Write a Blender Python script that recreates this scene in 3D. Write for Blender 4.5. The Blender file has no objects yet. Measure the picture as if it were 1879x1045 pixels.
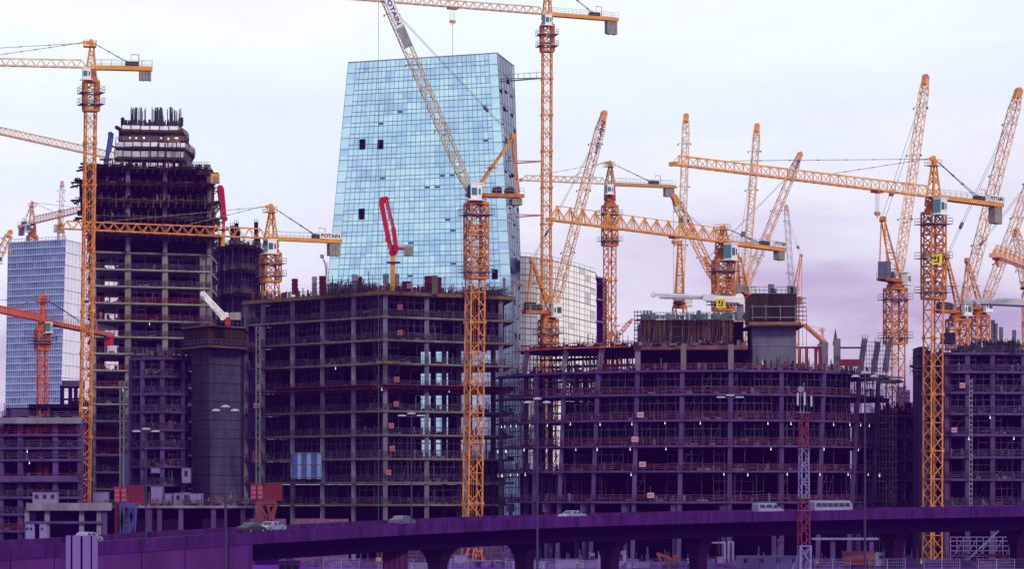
import bpy, math, random
from mathutils import Vector, Matrix
R = math.radians
random.seed(7)
scene = bpy.context.scene
COL = scene.collection

# ------------------------------------------------------------------ camera, sky, sun, exposure
F, CX, HY, CZ = 6000.0, 939.5, 905.0, 13.0
cam_d = bpy.data.cameras.new("camera"); cam = bpy.data.objects.new("camera", cam_d); COL.objects.link(cam)
cam.location = (0, 0, CZ); cam.rotation_euler = (R(90), 0, 0)
cam_d.sensor_width = 36; cam_d.lens = 36*F/1879; cam_d.shift_y = (HY-522.5)/1879
cam_d.clip_start = 1; cam_d.clip_end = 6000
scene.camera = cam

SUN_DIR = Vector((0.50, -0.70, 0.46)).normalized()
w = bpy.data.worlds.new("World"); scene.world = w; w.use_nodes = True
nt = w.node_tree; nt.nodes.clear()
def nn(nt, t, **k):
    n = nt.nodes.new(t)
    for a, b in k.items(): setattr(n, a, b)
    return n
out = nn(nt, 'ShaderNodeOutputWorld')
tc = nn(nt, 'ShaderNodeTexCoord'); sep = nn(nt, 'ShaderNodeSeparateXYZ')
nt.links.new(tc.outputs['Generated'], sep.inputs[0])
# overcast dusk cloud layer: lavender near the horizon, almost white higher up, broken by noise
mp = nn(nt, 'ShaderNodeMapping'); mp.inputs['Scale'].default_value = (6, 6, 26)
nt.links.new(tc.outputs['Generated'], mp.inputs['Vector'])
nz = nn(nt, 'ShaderNodeTexNoise'); nz.inputs['Scale'].default_value = 1.6; nz.inputs['Detail'].default_value = 6; nz.inputs['Roughness'].default_value = .5
nt.links.new(mp.outputs[0], nz.inputs['Vector'])
m1 = nn(nt, 'ShaderNodeMath', operation='MULTIPLY_ADD'); m1.inputs[1].default_value = 0.11; m1.inputs[2].default_value = -0.052
nt.links.new(nz.outputs['Fac'], m1.inputs[0])
m2 = nn(nt, 'ShaderNodeMath', operation='ADD'); nt.links.new(sep.outputs[2], m2.inputs[0]); nt.links.new(m1.outputs[0], m2.inputs[1])
m2b = nn(nt, 'ShaderNodeMath', operation='MULTIPLY_ADD'); m2b.inputs[1].default_value = -0.06   # the right side is dimmer
nt.links.new(sep.outputs[0], m2b.inputs[0]); nt.links.new(m2.outputs[0], m2b.inputs[2])
m3 = nn(nt, 'ShaderNodeMath', operation='MULTIPLY'); m3.inputs[1].default_value = 4.0; nt.links.new(m2b.outputs[0], m3.inputs[0])
cr = nn(nt, 'ShaderNodeValToRGB'); nt.links.new(m3.outputs[0], cr.inputs[0])
stops = [(0.0, (.34, .23, .46)), (.10, (.44, .32, .55)), (.17, (.57, .47, .67)), (.23, (.74, .69, .84)), (.30, (.84, .83, .94)), (.38, (.84, .88, .97)), (.47, (.84, .94, .99)), (.55, (.90, 1.0, 1.0)), (.64, (1, 1, 1)), (1.0, (.74, .80, .92))]
e = cr.color_ramp.elements
e[0].position = stops[0][0]; e[0].color = stops[0][1]+(1,)
e[1].position = stops[-1][0]; e[1].color = stops[-1][1]+(1,)
for p, c in stops[1:-1]:
    q = e.new(p); q.color = c+(1,)
sky = nn(nt, 'ShaderNodeTexSky', sky_type='NISHITA'); sky.sun_disc = False
sky.sun_elevation = math.asin(SUN_DIR.z); sky.sun_rotation = math.atan2(SUN_DIR.x, SUN_DIR.y)
mpc = nn(nt, 'ShaderNodeMapping'); mpc.inputs['Scale'].default_value = (11, 11, 34); mpc.inputs['Location'].default_value = (3, 1, 2)
nt.links.new(tc.outputs['Generated'], mpc.inputs['Vector'])
nzc = nn(nt, 'ShaderNodeTexNoise'); nzc.inputs['Scale'].default_value = 1.3; nzc.inputs['Detail'].default_value = 9; nzc.inputs['Roughness'].default_value = .62; nzc.inputs['Distortion'].default_value = .4
nt.links.new(mpc.outputs[0], nzc.inputs['Vector'])
crc = nn(nt, 'ShaderNodeValToRGB'); crc.color_ramp.elements[0].position = .50; crc.color_ramp.elements[0].color = (0, 0, 0, 1); crc.color_ramp.elements[1].position = .74; crc.color_ramp.elements[1].color = (.6, .6, .6, 1)
nt.links.new(nzc.outputs['Fac'], crc.inputs[0])
mxc = nn(nt, 'ShaderNodeMixRGB'); mxc.inputs[2].default_value = (1, 1, 1, 1)
nt.links.new(crc.outputs[0], mxc.inputs[0]); nt.links.new(cr.outputs[0], mxc.inputs[1])
bg1 = nn(nt, 'ShaderNodeBackground'); bg1.inputs[1].default_value = 0.05; nt.links.new(sky.outputs[0], bg1.inputs[0])
bg2 = nn(nt, 'ShaderNodeBackground'); bg2.inputs[1].default_value = 1.13; nt.links.new(mxc.outputs[0], bg2.inputs[0])
mx = nn(nt, 'ShaderNodeMixShader'); mx.inputs[0].default_value = 0.90
nt.links.new(bg1.outputs[0], mx.inputs[1]); nt.links.new(bg2.outputs[0], mx.inputs[2]); nt.links.new(mx.outputs[0], out.inputs[0])

sl = bpy.data.lights.new("sun", 'SUN'); sl.energy = 2.0; sl.angle = R(10); sl.color = (1.0, .90, .76)
so = bpy.data.objects.new("sun", sl); COL.objects.link(so)
so.rotation_euler = SUN_DIR.to_track_quat('Z', 'Y').to_euler()
scene.view_settings.view_transform = 'Standard'; scene.view_settings.look = 'None'
scene.view_settings.exposure = 0.0; scene.view_settings.gamma = 1.0; scene.view_settings.use_curve_mapping = False
scene.cycles.max_bounces = 6; scene.cycles.diffuse_bounces = 3; scene.cycles.volume_bounces = 1
scene.cycles.glossy_bounces = 3

# ------------------------------------------------------------------ materials
MATS = {}
def mat(name, col, rough=.8, metal=0.0, var=0.25, scale=.6, bump=0.0, emit=None, streak=False, spec=.3):
    if name in MATS: return MATS[name]
    m = bpy.data.materials.new(name); m.use_nodes = True; t = m.node_tree
    b = t.nodes['Principled BSDF']
    b.inputs['Roughness'].default_value = rough; b.inputs['Metallic'].default_value = metal
    b.inputs['Specular IOR Level'].default_value = spec if rough < .72 else .08
    if var > 0:
        tcn = t.nodes.new('ShaderNodeTexCoord'); mpn = t.nodes.new('ShaderNodeMapping')
        mpn.inputs['Scale'].default_value = (1, 1, .22 if streak else 1)
        t.links.new(tcn.outputs['Object'], mpn.inputs['Vector'])
        n = t.nodes.new('ShaderNodeTexNoise'); n.inputs['Scale'].default_value = scale; n.inputs['Detail'].default_value = 8
        n.inputs['Roughness'].default_value = .65
        t.links.new(mpn.outputs[0], n.inputs['Vector'])
        r = t.nodes.new('ShaderNodeValToRGB')
        r.color_ramp.elements[0].position = .3; r.color_ramp.elements[1].position = .72
        r.color_ramp.elements[0].color = tuple(max(0, c*(1-var*1.3)) for c in col)+(1,)
        r.color_ramp.elements[1].color = tuple(min(1, c*(1+var)) for c in col)+(1,)
        t.links.new(n.outputs['Fac'], r.inputs[0]); t.links.new(r.outputs[0], b.inputs['Base Color'])
        if bump > 0:
            bn = t.nodes.new('ShaderNodeBump'); bn.inputs['Strength'].default_value = bump
            t.links.new(n.outputs['Fac'], bn.inputs['Height']); t.links.new(bn.outputs[0], b.inputs['Normal'])
    else:
        b.inputs['Base Color'].default_value = tuple(col)+(1,)
    if emit:
        b.inputs['Emission Color'].default_value = tuple(col)+(1,); b.inputs['Emission Strength'].default_value = emit
    MATS[name] = m
    return m
ORANGE = mat('crane_orange', (.62, .215, .02), .5, 0, .42, .9)
DEEPOR = mat('crane_deep_orange', (.46, .125, .014), .55, 0, .4, .9)
CAGEOR = mat('cage_orange', (.58, .18, .014), .55, 0, .4, .9)
AMBER = mat('crane_amber', (.68, .28, .02), .45, 0, .2, .4)
PALE = mat('boom_faded_peach', (.72, .42, .24), .6, 0, .3, .5)
CREAM = mat('boom_cream', (.70, .55, .40), .6, 0, .25, .5)
TIP = mat('boom_tip_orange', (.60, .22, .04), .5, 0, .2, .5)
REDOR = mat('red_orange_paint', (.60, .10, .02), .5, 0, .3, .5)
DARK = mat('dark_steel', (.03, .03, .035), .6, .2, .3, 1)
STEEL = mat('weathered_steel', (.16, .16, .18), .6, .3, .3, 1)
GALV = mat('galvanised_steel', (.22, .21, .26), .5, .3, .2, 1)
WIRE = mat('wire_rope', (.12, .11, .12), .6, .3, 0)
WHITE = mat('white_paint', (.75, .75, .74), .5, 0, .12, .5)
CABW = mat('cab_white', (.78, .76, .70), .4, 0, .1, .5)
CGLASS = mat('cab_glass', (.06, .18, .22), .08, .6, 0)
CW = mat('counterweight_concrete', (.27, .25, .22), .9, 0, .25, .8)
CONC = mat('concrete_grey', (.185, .165, .205), .9, 0, .35, .35, .1, streak=True)
CONCW = mat('concrete_warm', (.165, .135, .118), .9, 0, .35, .35, .1, streak=True)
CONCD = mat('concrete_dark', (.011, .007, .017), .95, 0, .4, .3, streak=True)  # interior shade put into the colour, mostly for core walls
CONCV = mat('concrete_violet_tint', (.088, .050, .150), .9, 0, .35, .35, .1, streak=True)  # violet overlay fade painted into the concrete of the lower buildings
CONCVD = mat('concrete_violet_tint_dark', (.020, .002, .066), .95, 0, .4, .3)  # violet fade and the dark of interiors both put into this tone
VIAD = mat('viaduct_violet_tint', (.050, .010, .100), .85, 0, .5, .5, .05, streak=True)  # grey concrete tinted violet to stand in for the overlay fade
VIADD = mat('violet_shade_and_joints', (.010, .001, .036), .9, 0, .2, .3)  # shade under the deck painted in violet black, also used for joints
BLACKP = mat('shutter_ply_black', (.008, .007, .007), .9, 0, .6, .9, streak=True)
BROWN = mat('formwork_ply', (.060, .032, .012), .8, 0, .5, 1.2, streak=True)
TIMB = mat('timber_beam', (.16, .10, .04), .8, 0, .4, 1)
RUST = mat('rust_red_formwork', (.085, .012, .016), .8, 0, .4, 1)
REDM = mat('red_edge_netting', (.19, .022, .035), .85, 0, .45, .8)
PINK = mat('pink_netting', (.17, .05, .095), .85, 0, .4, .8)
PROPS = mat('props_grey_violet', (.072, .050, .105), .7, .2, .4, 1)
FLECK = [mat('litter_dark', (.014, .008, .022), .8, 0, .6, .7), mat('litter_grey', (.15, .14, .17), .8, 0, .5, .7), mat('litter_pink', (.17, .05, .07), .8, 0, .5, .7)]
LITTER = mat('mixed_building_material', (.13, .09, .13), .8, 0, .8, .45)
BOARDW = mat('white_board', (.42, .28, .36), .6, 0, .1, 2)
INKR = mat('red_ink', (.55, .03, .04), .6, 0, 0)
INKB = mat('navy_ink', (.012, .012, .09), .5, 0, 0)
INKK = mat('black_ink', (.01, .01, .01), .6, 0, 0)
YEL = mat('yellow_sign', (.80, .62, .01), .5, 0, .1, 1)
RED = mat('signal_red', (.50, .012, .02), .4, 0, .2, .6)
BLUEP = mat('blue_paint', (.012, .05, .38), .4, 0, .2, .6)
LAMP = mat('lit_work_lamp', (1, .95, .88), .4, 0, 0, emit=1.6)
REBAR = mat('rebar', (.055, .05, .075), .8, .3, .3, 1)
SCRW = mat('screen_panel_grey', (.85, .93, .92), .7, 0, .3, .5)
TARP = mat('grey_tarpaulin', (.25, .25, .28), .9, 0, .3, .8)
BEIGE = mat('beige_hoarding', (.17, .08, .14), .8, 0, .15, .3)
CABIN = mat('white_violet_tint', (.20, .16, .36), .6, 0, .2, .6)  # white with the violet overlay fade mixed into its colour
CARW = mat('car_white', (.20, .18, .36), .25, 0, .05, 1, spec=.5)  # car paints dimmed to lilac, overlay fade put into the colour
CARS = mat('car_silver', (.12, .11, .22), .25, .3, .05, 1)
CARD = mat('car_dark', (.02, .02, .045), .25, 0, .05, 1, spec=.5)
WIN = mat('window_dark', (.02, .025, .04), .1, .3, 0)
TYRE = mat('tyre', (.012, .012, .014), .9, 0, 0)
ASPH = mat('asphalt', (.045, .035, .06), .9, 0, .3, 2)
SKIN = mat('skin', (.35, .18, .11), .6, 0, 0)
HIVIS = mat('hi_vis_yellow', (.55, .75, .05), .6, 0, 0)
DENIM = mat('work_trousers', (.03, .035, .07), .9, 0, 0)

# ------------------------------------------------------------------ helpers
def P(px, py, D): return Vector(((px-CX)/F*D, D, CZ-(py-HY)/F*D))
def PX(px, D): return (px-CX)/F*D
def PZ(py, D): return CZ-(py-HY)/F*D
UP = Vector((0, 0, 1))

class MB:
    def __init__(s): s.v = []; s.f = []; s.m = []
    def add(s, vs, fs, mi=0):
        n = len(s.v); s.v.extend([tuple(v) for v in vs])
        for f in fs: s.f.append(tuple(n+i for i in f)); s.m.append(mi)
    def box(s, x0, x1, y0, y1, z0, z1, mi=0):
        s.add([(x0,y0,z0),(x1,y0,z0),(x1,y1,z0),(x0,y1,z0),(x0,y0,z1),(x1,y0,z1),(x1,y1,z1),(x0,y1,z1)],
              [(0,3,2,1),(4,5,6,7),(0,1,5,4),(1,2,6,5),(2,3,7,6),(3,0,4,7)], mi)
    def obox(s, c, a, b, k, mi=0):      # centre and three half-axis vectors
        c = Vector(c); vs = []
        for sk in (-1, 1):
            for sa, sb in ((-1,-1),(1,-1),(1,1),(-1,1)): vs.append(c+a*sa+b*sb+k*sk)
        s.add(vs, [(0,3,2,1),(4,5,6,7),(0,1,5,4),(1,2,6,5),(2,3,7,6),(3,0,4,7)], mi)
    def bar(s, p, q, r, r2=None, mi=0):
        p = Vector(p); q = Vector(q); d = q-p
        if d.length < 1e-5: return
        d.normalize(); h = UP if abs(d.z) < .9 else Vector((1, 0, 0))
        a = d.cross(h).normalized(); b = a.cross(d); r2 = r if r2 is None else r2
        vs = [p+(a*x+b*y)*r for x, y in ((-1,-1),(1,-1),(1,1),(-1,1))]+[q+(a*x+b*y)*r2 for x, y in ((-1,-1),(1,-1),(1,1),(-1,1))]
        s.add(vs, [(0,1,5,4),(1,2,6,5),(2,3,7,6),(3,0,4,7),(3,2,1,0),(4,5,6,7)], mi)
    def cyl(s, p, q, r, r2=None, n=12, mi=0):
        p = Vector(p); q = Vector(q); d = (q-p).normalized(); h = UP if abs(d.z) < .9 else Vector((1, 0, 0))
        a = d.cross(h).normalized(); b = a.cross(d); r2 = r if r2 is None else r2
        vs = [p+(a*math.cos(t*2*math.pi/n)+b*math.sin(t*2*math.pi/n))*r for t in range(n)]
        vs += [q+(a*math.cos(t*2*math.pi/n)+b*math.sin(t*2*math.pi/n))*r2 for t in range(n)]
        s.add(vs, [(i, (i+1)%n, n+(i+1)%n, n+i) for i in range(n)]+[tuple(range(n-1, -1, -1)), tuple(range(n, 2*n))], mi)
    def prism(s, poly, z0, z1, mi=0):
        n = len(poly)
        vs = [(x, y, z0) for x, y in poly]+[(x, y, z1) for x, y in poly]
        s.add(vs, [(i, (i+1)%n, n+(i+1)%n, n+i) for i in range(n)]+[tuple(range(n-1, -1, -1)), tuple(range(n, 2*n))], mi)
    def mesh(s, name, mats, org):
        me = bpy.data.meshes.new(name)
        o = Vector(org)
        me.from_pydata([(v[0]-o.x, v[1]-o.y, v[2]-o.z) for v in s.v], [], s.f)
        for m in (mats if isinstance(mats, (list, tuple)) else [mats]): me.materials.append(m)
        if isinstance(mats, (list, tuple)) and len(mats) > 1: me.polygons.foreach_set('material_index', s.m)
        me.update(); return me

def tag(o, label=None, cat=None, group=None, kind=None):
    if label: o['label'] = label
    if cat: o['category'] = cat
    if group: o['group'] = group
    if kind: o['kind'] = kind
    return o
class Thing:
    def __init__(s, name, label, cat, loc, group=None):
        s.o = bpy.data.objects.new(name, None); COL.objects.link(s.o); s.org = Vector(loc)
        s.o.location = s.org; s.o.empty_display_size = 1; tag(s.o, label, cat, group)
    def part(s, name, mb, mats, parent=None, label=None, kind=None):
        if not mb.v: return None
        o = bpy.data.objects.new(name, mb.mesh(name, mats, s.org)); COL.objects.link(o)
        o.parent = parent or s.o; tag(o, label, None, None, kind); return o
def single(name, mb, mats, loc, label=None, cat=None, group=None, kind=None):
    o = bpy.data.objects.new(name, mb.mesh(name, mats, loc)); COL.objects.link(o); o.location = loc
    return tag(o, label, cat, group, kind)
def copy_thing(root, loc=None, label=None, rz=None):
    r = root.copy(); COL.objects.link(r)
    if loc is not None: r.location = loc
    if rz is not None: r.rotation_euler = (0, 0, rz)
    if label: r['label'] = label
    for ch in list(root.children):
        c = ch.copy(); COL.objects.link(c); c.parent = r
        for g in list(ch.children):
            d = g.copy(); COL.objects.link(d); d.parent = c
    return r

_txt = {}
def text_geo(s):
    if s not in _txt:
        cu = bpy.data.curves.new('lettering', 'FONT'); cu.body = s; cu.size = 1; cu.extrude = .02; cu.resolution_u = 2
        cu.offset = .02
        ob = bpy.data.objects.new('lettering', cu); COL.objects.link(ob)
        dg = bpy.context.evaluated_depsgraph_get(); me = ob.evaluated_get(dg).to_mesh()
        _txt[s] = ([v.co.copy() for v in me.vertices], [tuple(p.vertices) for p in me.polygons])
        ob.evaluated_get(dg).to_mesh_clear(); bpy.data.objects.remove(ob); bpy.data.curves.remove(cu)
    return _txt[s]
def put_text(mb, s, org, right, up, length, height):
    vs, fs = text_geo(s); x0 = min(v.x for v in vs); x1 = max(v.x for v in vs); y0 = min(v.y for v in vs); y1 = max(v.y for v in vs)
    nrm = right.cross(up).normalized()
    mb.add([Vector(org)+right.normalized()*((v.x-x0)/(x1-x0)*length)+up.normalized()*((v.y-y0)/(y1-y0)*height)+nrm*v.z for v in vs], fs)

def truss4(mb, p0, p1, a, b, w0, h0, w1, h1, n, rc, rl, cross=False):
    p0 = Vector(p0); p1 = Vector(p1); a = Vector(a).normalized(); b = Vector(b).normalized()
    cs = ((-1,-1),(1,-1),(1,1),(-1,1)); L = []
    for i in range(n+1):
        t = i/n; c = p0.lerp(p1, t); ww = w0+(w1-w0)*t; hh = h0+(h1-h0)*t
        L.append([c+a*(x*ww/2)+b*(y*hh/2) for x, y in cs])
    for k in range(4): mb.bar(L[0][k], L[n][k], rc)
    for i in range(n):
        for k in range(4):
            j = (k+1)%4
            if i % 2 == 0: mb.bar(L[i][k], L[i+1][j], rl)
            else: mb.bar(L[i][j], L[i+1][k], rl)
            if cross: mb.bar(L[i][j], L[i+1][k], rl)
            if i % 2 == 0 or cross: mb.bar(L[i][k], L[i][j], rl)
    for k in range(4): mb.bar(L[n][k], L[n][(k+1)%4], rl)
def truss3(mb, p0, p1, a, up, w, h0, h1, n, rc, rl):
    p0 = Vector(p0); p1 = Vector(p1); a = Vector(a).normalized(); up = Vector(up)
    B0 = []; B1 = []; T = []
    for i in range(n+1):
        t = i/n; c = p0.lerp(p1, t); B0.append(c-a*w/2); B1.append(c+a*w/2)
        t2 = min(1, (i+.5)/n); T.append(p0.lerp(p1, t2)+up*(h0+(h1-h0)*t2))
    mb.bar(B0[0], B0[n], rc); mb.bar(B1[0], B1[n], rc); mb.bar(T[0], T[n-1], rc*1.1)
    for i in range(n):
        for B in (B0, B1):
            mb.bar(B[i], T[i], rl); mb.bar(T[i], B[i+1], rl)
        mb.bar(B0[i], B1[i], rl); mb.bar(B0[i], B1[i+1], rl)
def fan_jib(mb, p0, p1, a, up, w, h, n, rc, rl):
    p0 = Vector(p0); p1 = Vector(p1); a = Vector(a).normalized(); up = Vector(up); dd = (p1-p0).normalized()
    mb.bar(p0-a*w/2, p1-a*w/2, rc); mb.bar(p0+a*w/2, p1+a*w/2, rc)
    last = p0+up*h*.6
    for i in range(n):
        t = (i+.5)/n; c = p0.lerp(p1, t)+up*h
        mb.bar(last, c, rc*.45); last = c
        for k in (-.50, -.22, .06, .34, .5):
            q = p0.lerp(p1, min(1, max(0, t+k/n)))
            for s in (-1, 1): mb.bar(q+a*(s*w/2), c-up*.15, rl*(1.6 if k in (-.5,) else 1))
        mb.bar(c-dd*.5-up*.45, c+dd*.1, rc*.9)
        mb.bar(p0.lerp(p1, i/n)-a*w/2, p0.lerp(p1, i/n)+a*w/2, rl); mb.bar(p0.lerp(p1, i/n)-a*w/2, p0.lerp(p1, (i+1)/n)+a*w/2, rl)
    mb.bar(last, p1, rc*.45)

# ------------------------------------------------------------------ tower cranes
def platform(mb, c, w, a, b):
    for s in (-1, 1):
        mb.obox(c+a*(s*(w/2+.45)), a*.42, b*(w/2+.9), UP*.06)
        mb.obox(c+b*(s*(w/2+.45)), a*(w/2+.1), b*.42, UP*.06)
    for s in (-1, 1):
        for q in (-1, 0, 1):
            mb.bar(c+a*(s*(w/2+.85))+b*(q*(w/2+.85)), c+a*(s*(w/2+.85))+b*(q*(w/2+.85))+UP*1.1, .03)
            mb.bar(c+b*(s*(w/2+.85))+a*(q*(w/2+.85)), c+b*(s*(w/2+.85))+a*(q*(w/2+.85))+UP*1.1, .03)
        for z in (.55, 1.1):
            mb.bar(c+a*(s*(w/2+.85))-b*(w/2+.85)+UP*z, c+a*(s*(w/2+.85))+b*(w/2+.85)+UP*z, .03)
            mb.bar(c+b*(s*(w/2+.85))-a*(w/2+.85)+UP*z, c+b*(s*(w/2+.85))+a*(w/2+.85)+UP*z, .03)

def mast_parts(T, base, top, w, yaw, mmat, cage=True, cagelen=12, nplat=2, rc=.13, rl=.06, z_from=None, platmat=None):
    a = Vector((math.cos(yaw), math.sin(yaw), 0)); b = Vector((-math.sin(yaw), math.cos(yaw), 0))
    mb = MB(); d = (top-base); n = max(4, int(d.length/(w*.95)))
    truss4(mb, base, top, a, b, w-.2, w-.2, w-.2, w-.2, n, rc, rl)
    step = max(1, 4)
    for i in range(0, n, step):       # joint collars between mast sections
        c = base.lerp(top, i/n)
        for s, q in ((-1,-1),(1,-1),(1,1),(-1,1)): mb.obox(c+a*(s*(w/2-.1))+b*(q*(w/2-.1)), a*(rc*1.7), b*(rc*1.7), UP*.28)
    for i in range(int(d.length/3)):  # ladder run
        c = base.lerp(top, i*3/d.length)
        mb.bar(c-a*.25, c-a*.25+d.normalized()*3, .03); mb.bar(c+a*.1, c+a*.1+d.normalized()*3, .03)
    T.part('mast', mb, mmat)
    if cage:
        mb = MB(); c1 = top-UP*.3; c0 = top-UP*cagelen
        truss4(mb, c0, c1, a, b, w+.5, w+.5, w+.5, w+.5, max(3, int(cagelen/1.9)), rc*1.15, rl*1.25, True)
        for zz in (0, cagelen-.3):
            for s in (-1, 1):
                mb.obox(c0+UP*zz+a*(s*(w/2+.25)), a*.12, b*(w/2+.3), UP*.2); mb.obox(c0+UP*zz+b*(s*(w/2+.25)), a*(w/2+.3), b*.12, UP*.2)
        T.part('climbing_cage', mb, CAGEOR if mmat != REDOR else REDOR)
    for k in range(nplat):
        mb = MB(); platform(mb, top-UP*(2.4+k*(cagelen-3.5)/max(1, nplat-1) if nplat > 1 else 3), w+.5, a, b)
        T.part('platform', mb, platmat or STEEL)

def add_cab(T, c, u, v, mirror=1, s=1.0, parent=None):
    mb = MB(); mb.obox(c, u*(.85*s), v*(.65*s), UP*(1.15*s))
    mb.obox(c-u*(.1*s)+UP*(1.2*s), u*(1.0*s), v*(.72*s), UP*(.07*s)); mb.obox(c-UP*(1.25*s), u*(1.3*s), v*(.8*s), UP*(.06*s))
    cab = T.part('cab', mb, CABW)
    g = MB(); g.obox(c+u*(mirror*.80*s), u*(.12*s), v*(.58*s), UP*(.95*s)); g.obox(c+u*(mirror*.30*s), u*(.42*s), v*(.67*s), UP*(.55*s))
    g.obox(c-u*(mirror*.52*s), u*(.16*s), v*(.67*s), UP*(.45*s))
    T.part('window', g, CGLASS, cab)

def to_level(px, py, z):   # a point at height z seen at px,py
    D = (z-CZ)*F/(HY-py); return Vector((PX(px, D), D, z))

def hammerhead(label, px, D, slew, jiby, tip, cend, apex, w=2.4, base_px=None, base_z=0, group='tower cranes over the site',
               mmat=ORANGE, jmat=ORANGE, cmat=AMBER, jh=1.6, jw=1.3, kind='std', yaw=.45, cagelen=12, nplat=2, sign='POTAIN',
               trolley=.45, hook=6, cwh=3.0, cage=True, cwmat=CW, lean=0, scale=1.0, rc=.13, rl=.06, hookrope=0):
    top = P(px, slew, D); base = Vector((PX(base_px if base_px is not None else px, D), D, base_z))
    zj = PZ(jiby, D); root = Vector((top.x, top.y, zj)); T = Thing('tower_crane', label, 'tower crane', base, group)
    mast_parts(T, base, top, w, yaw, mmat, cage, cagelen, nplat, rc, rl)
    # footing
    mb = MB(); mb.box(base.x-w, base.x+w, base.y-w, base.y+w, base.z, base.z+.6); T.part('footing', mb, CONC)
    tp = to_level(tip[0], tip[1], zj); ce = to_level(cend[0], cend[1], zj)
    u = (tp-root); u.z = 0; Lj = u.length; u.normalize(); v = Vector((-u.y, u.x, 0))
    Lc = min(60, (Vector((ce.x-root.x, ce.y-root.y, 0))).length); ce = root-u*Lc
    Lc = abs(PX(cend[0], D)-root.x)/max(.15, abs(u.x)); ce = root-u*Lc
    # slewing unit: a drum on a flared seat
    mb = MB(); mb.cyl(top, top+UP*.5, w*.62, w*.62, 16); mb.cyl(top+UP*.5, top+UP*1.0, w*.5, w*.55, 16)
    h = max(.6, zj-top.z-1.0)
    truss4(mb, top+UP*1.0, root, u, v, w*.8, w*.8, w*.7, w*.7, 2, rc*1.3, rl*1.5, True)
    mb.obox(top+UP*(1.0+h*.18), u*(w*.3), v*(w*.3), UP*(h*.16))
    T.part('slewing_unit', mb, DEEPOR)
    add_cab(T, root-UP*(1.5*scale)+v*(w*.55+.6*scale)*(-1 if v.y > 0 else 1)+u*(w*.45), u, v, 1, scale)
    # jib
    mb = MB(); nb = max(8, int(Lj/(jh*1.35)))
    if kind == 'fan': fan_jib(mb, root+u*(w*.5), root+u*Lj, v, UP, jw, jh, max(4, int(Lj/4.3)), .15, .05)
    else: truss3(mb, root+u*(w*.4), root+u*Lj, v, UP, jw, jh, jh*.8, nb, .12, .055)
    mb.obox(root+u*Lj+UP*.1, u*.3, v*(jw*.6), UP*.35)
    T.part('jib', mb, jmat)
    # counter jib: twin girders, deck plate, handrail
    mb = MB()
    for s in (-1, 1): mb.obox(root-u*(Lc/2)+v*(s*(jw/2+.1)), u*(Lc/2), v*.14, UP*.38)
    mb.obox(root-u*(Lc/2)+UP*.10, u*(Lc/2), v*(jw/2+.15), UP*.05)
    T.part('counter_jib', mb, cmat)
    nr = max(3, int(Lc/1.8))
    for s in (-1, 1):
        mb = MB()
        for i in range(nr+1):
            c = root-u*(Lc*i/nr)+v*(s*(jw/2+.3))+UP*.38; mb.bar(c, c+UP*1.1, .025)
        for z in (.75, 1.48): mb.bar(root+v*(s*(jw/2+.3))+UP*z, ce+v*(s*(jw/2+.3))+UP*z, .025)
        T.part('handrail', mb, GALV)
    cwl = min(2.6, Lc*.2)
    mb = MB()
    for i in range(4):
        mb.obox(ce+u*(cwl*(i+.5)/4+.2)-UP*(cwh/2+.39), u*(cwl/8-.04), v*(jw*.5), UP*(cwh/2*(1-.06*(i % 2))))
    T.part('counterweight', mb, cwmat)
    mb = MB(); c = ce+u*(Lc*.30)+UP*.9
    mb.obox(c-UP*.1, u*.8, v*.6, UP*.45); mb.cyl(c+u*1.2-v*.6, c+u*1.2+v*.6, .45, n=10)
    T.part('hoist_winch', mb, DARK)
    mb = MB(); c = ce+u*(Lc*.22); mb.bar(c, c+UP*2.6, .08); mb.bar(c+UP*2.6, c+UP*2.6+u*1.5, .07); mb.bar(c+UP*2.6+u*1.4, c+UP*1.7+u*1.4, .04)
    T.part('service_davit', mb, cmat)
    # cathead
    if apex is not None:
        za = PZ(apex, D); ap = Vector((root.x, root.y, za)); h = za-zj
        mb = MB(); truss4(mb, root+UP*.2, ap-UP*.3-u*.2, u, v, w*.75, w*.62, .45, .4, max(4, int(h/1.6)), rc*1.05, rl)
        mb.obox(ap-UP*.2+u*.25, u*.75, v*.2, UP*.32); mb.cyl(ap-v*.3+UP*.1, ap+v*.3+UP*.1, .35, n=8)
        mb.bar(ap+u*.8-UP*.1, ap+u*2.6-UP*.45, .12); platform(mb, root+UP*(h*.80)+u*.2, .5, u, v)
        T.part('cathead', mb, cmat)
        kk = .42 if kind != 'fan' else .0
        if kind != 'fan':
            for t in (kk, .80):
                mb = MB(); q = root+u*(Lj*t)+UP*jh*.95; s0 = ap+u*2.4-UP*.4; mb.bar(s0, q, .045)
                for j in range(1, 7): c = s0.lerp(q, j/7); mb.obox(c, (q-s0).normalized()*.25, v*.09, UP*.09)
                T.part('tie_bar', mb, STEEL)
        for s in (-.3, .3):
            mb = MB(); q = ce+u*(Lc*.28)+v*s+UP*.4; mb.bar(ap, q, .045)
            for j in range(1, 5): c = ap.lerp(q, j/5); mb.obox(c, (q-ap).normalized()*.22, v*.09, UP*.09)
            T.part('tie_bar', mb, STEEL)
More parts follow.
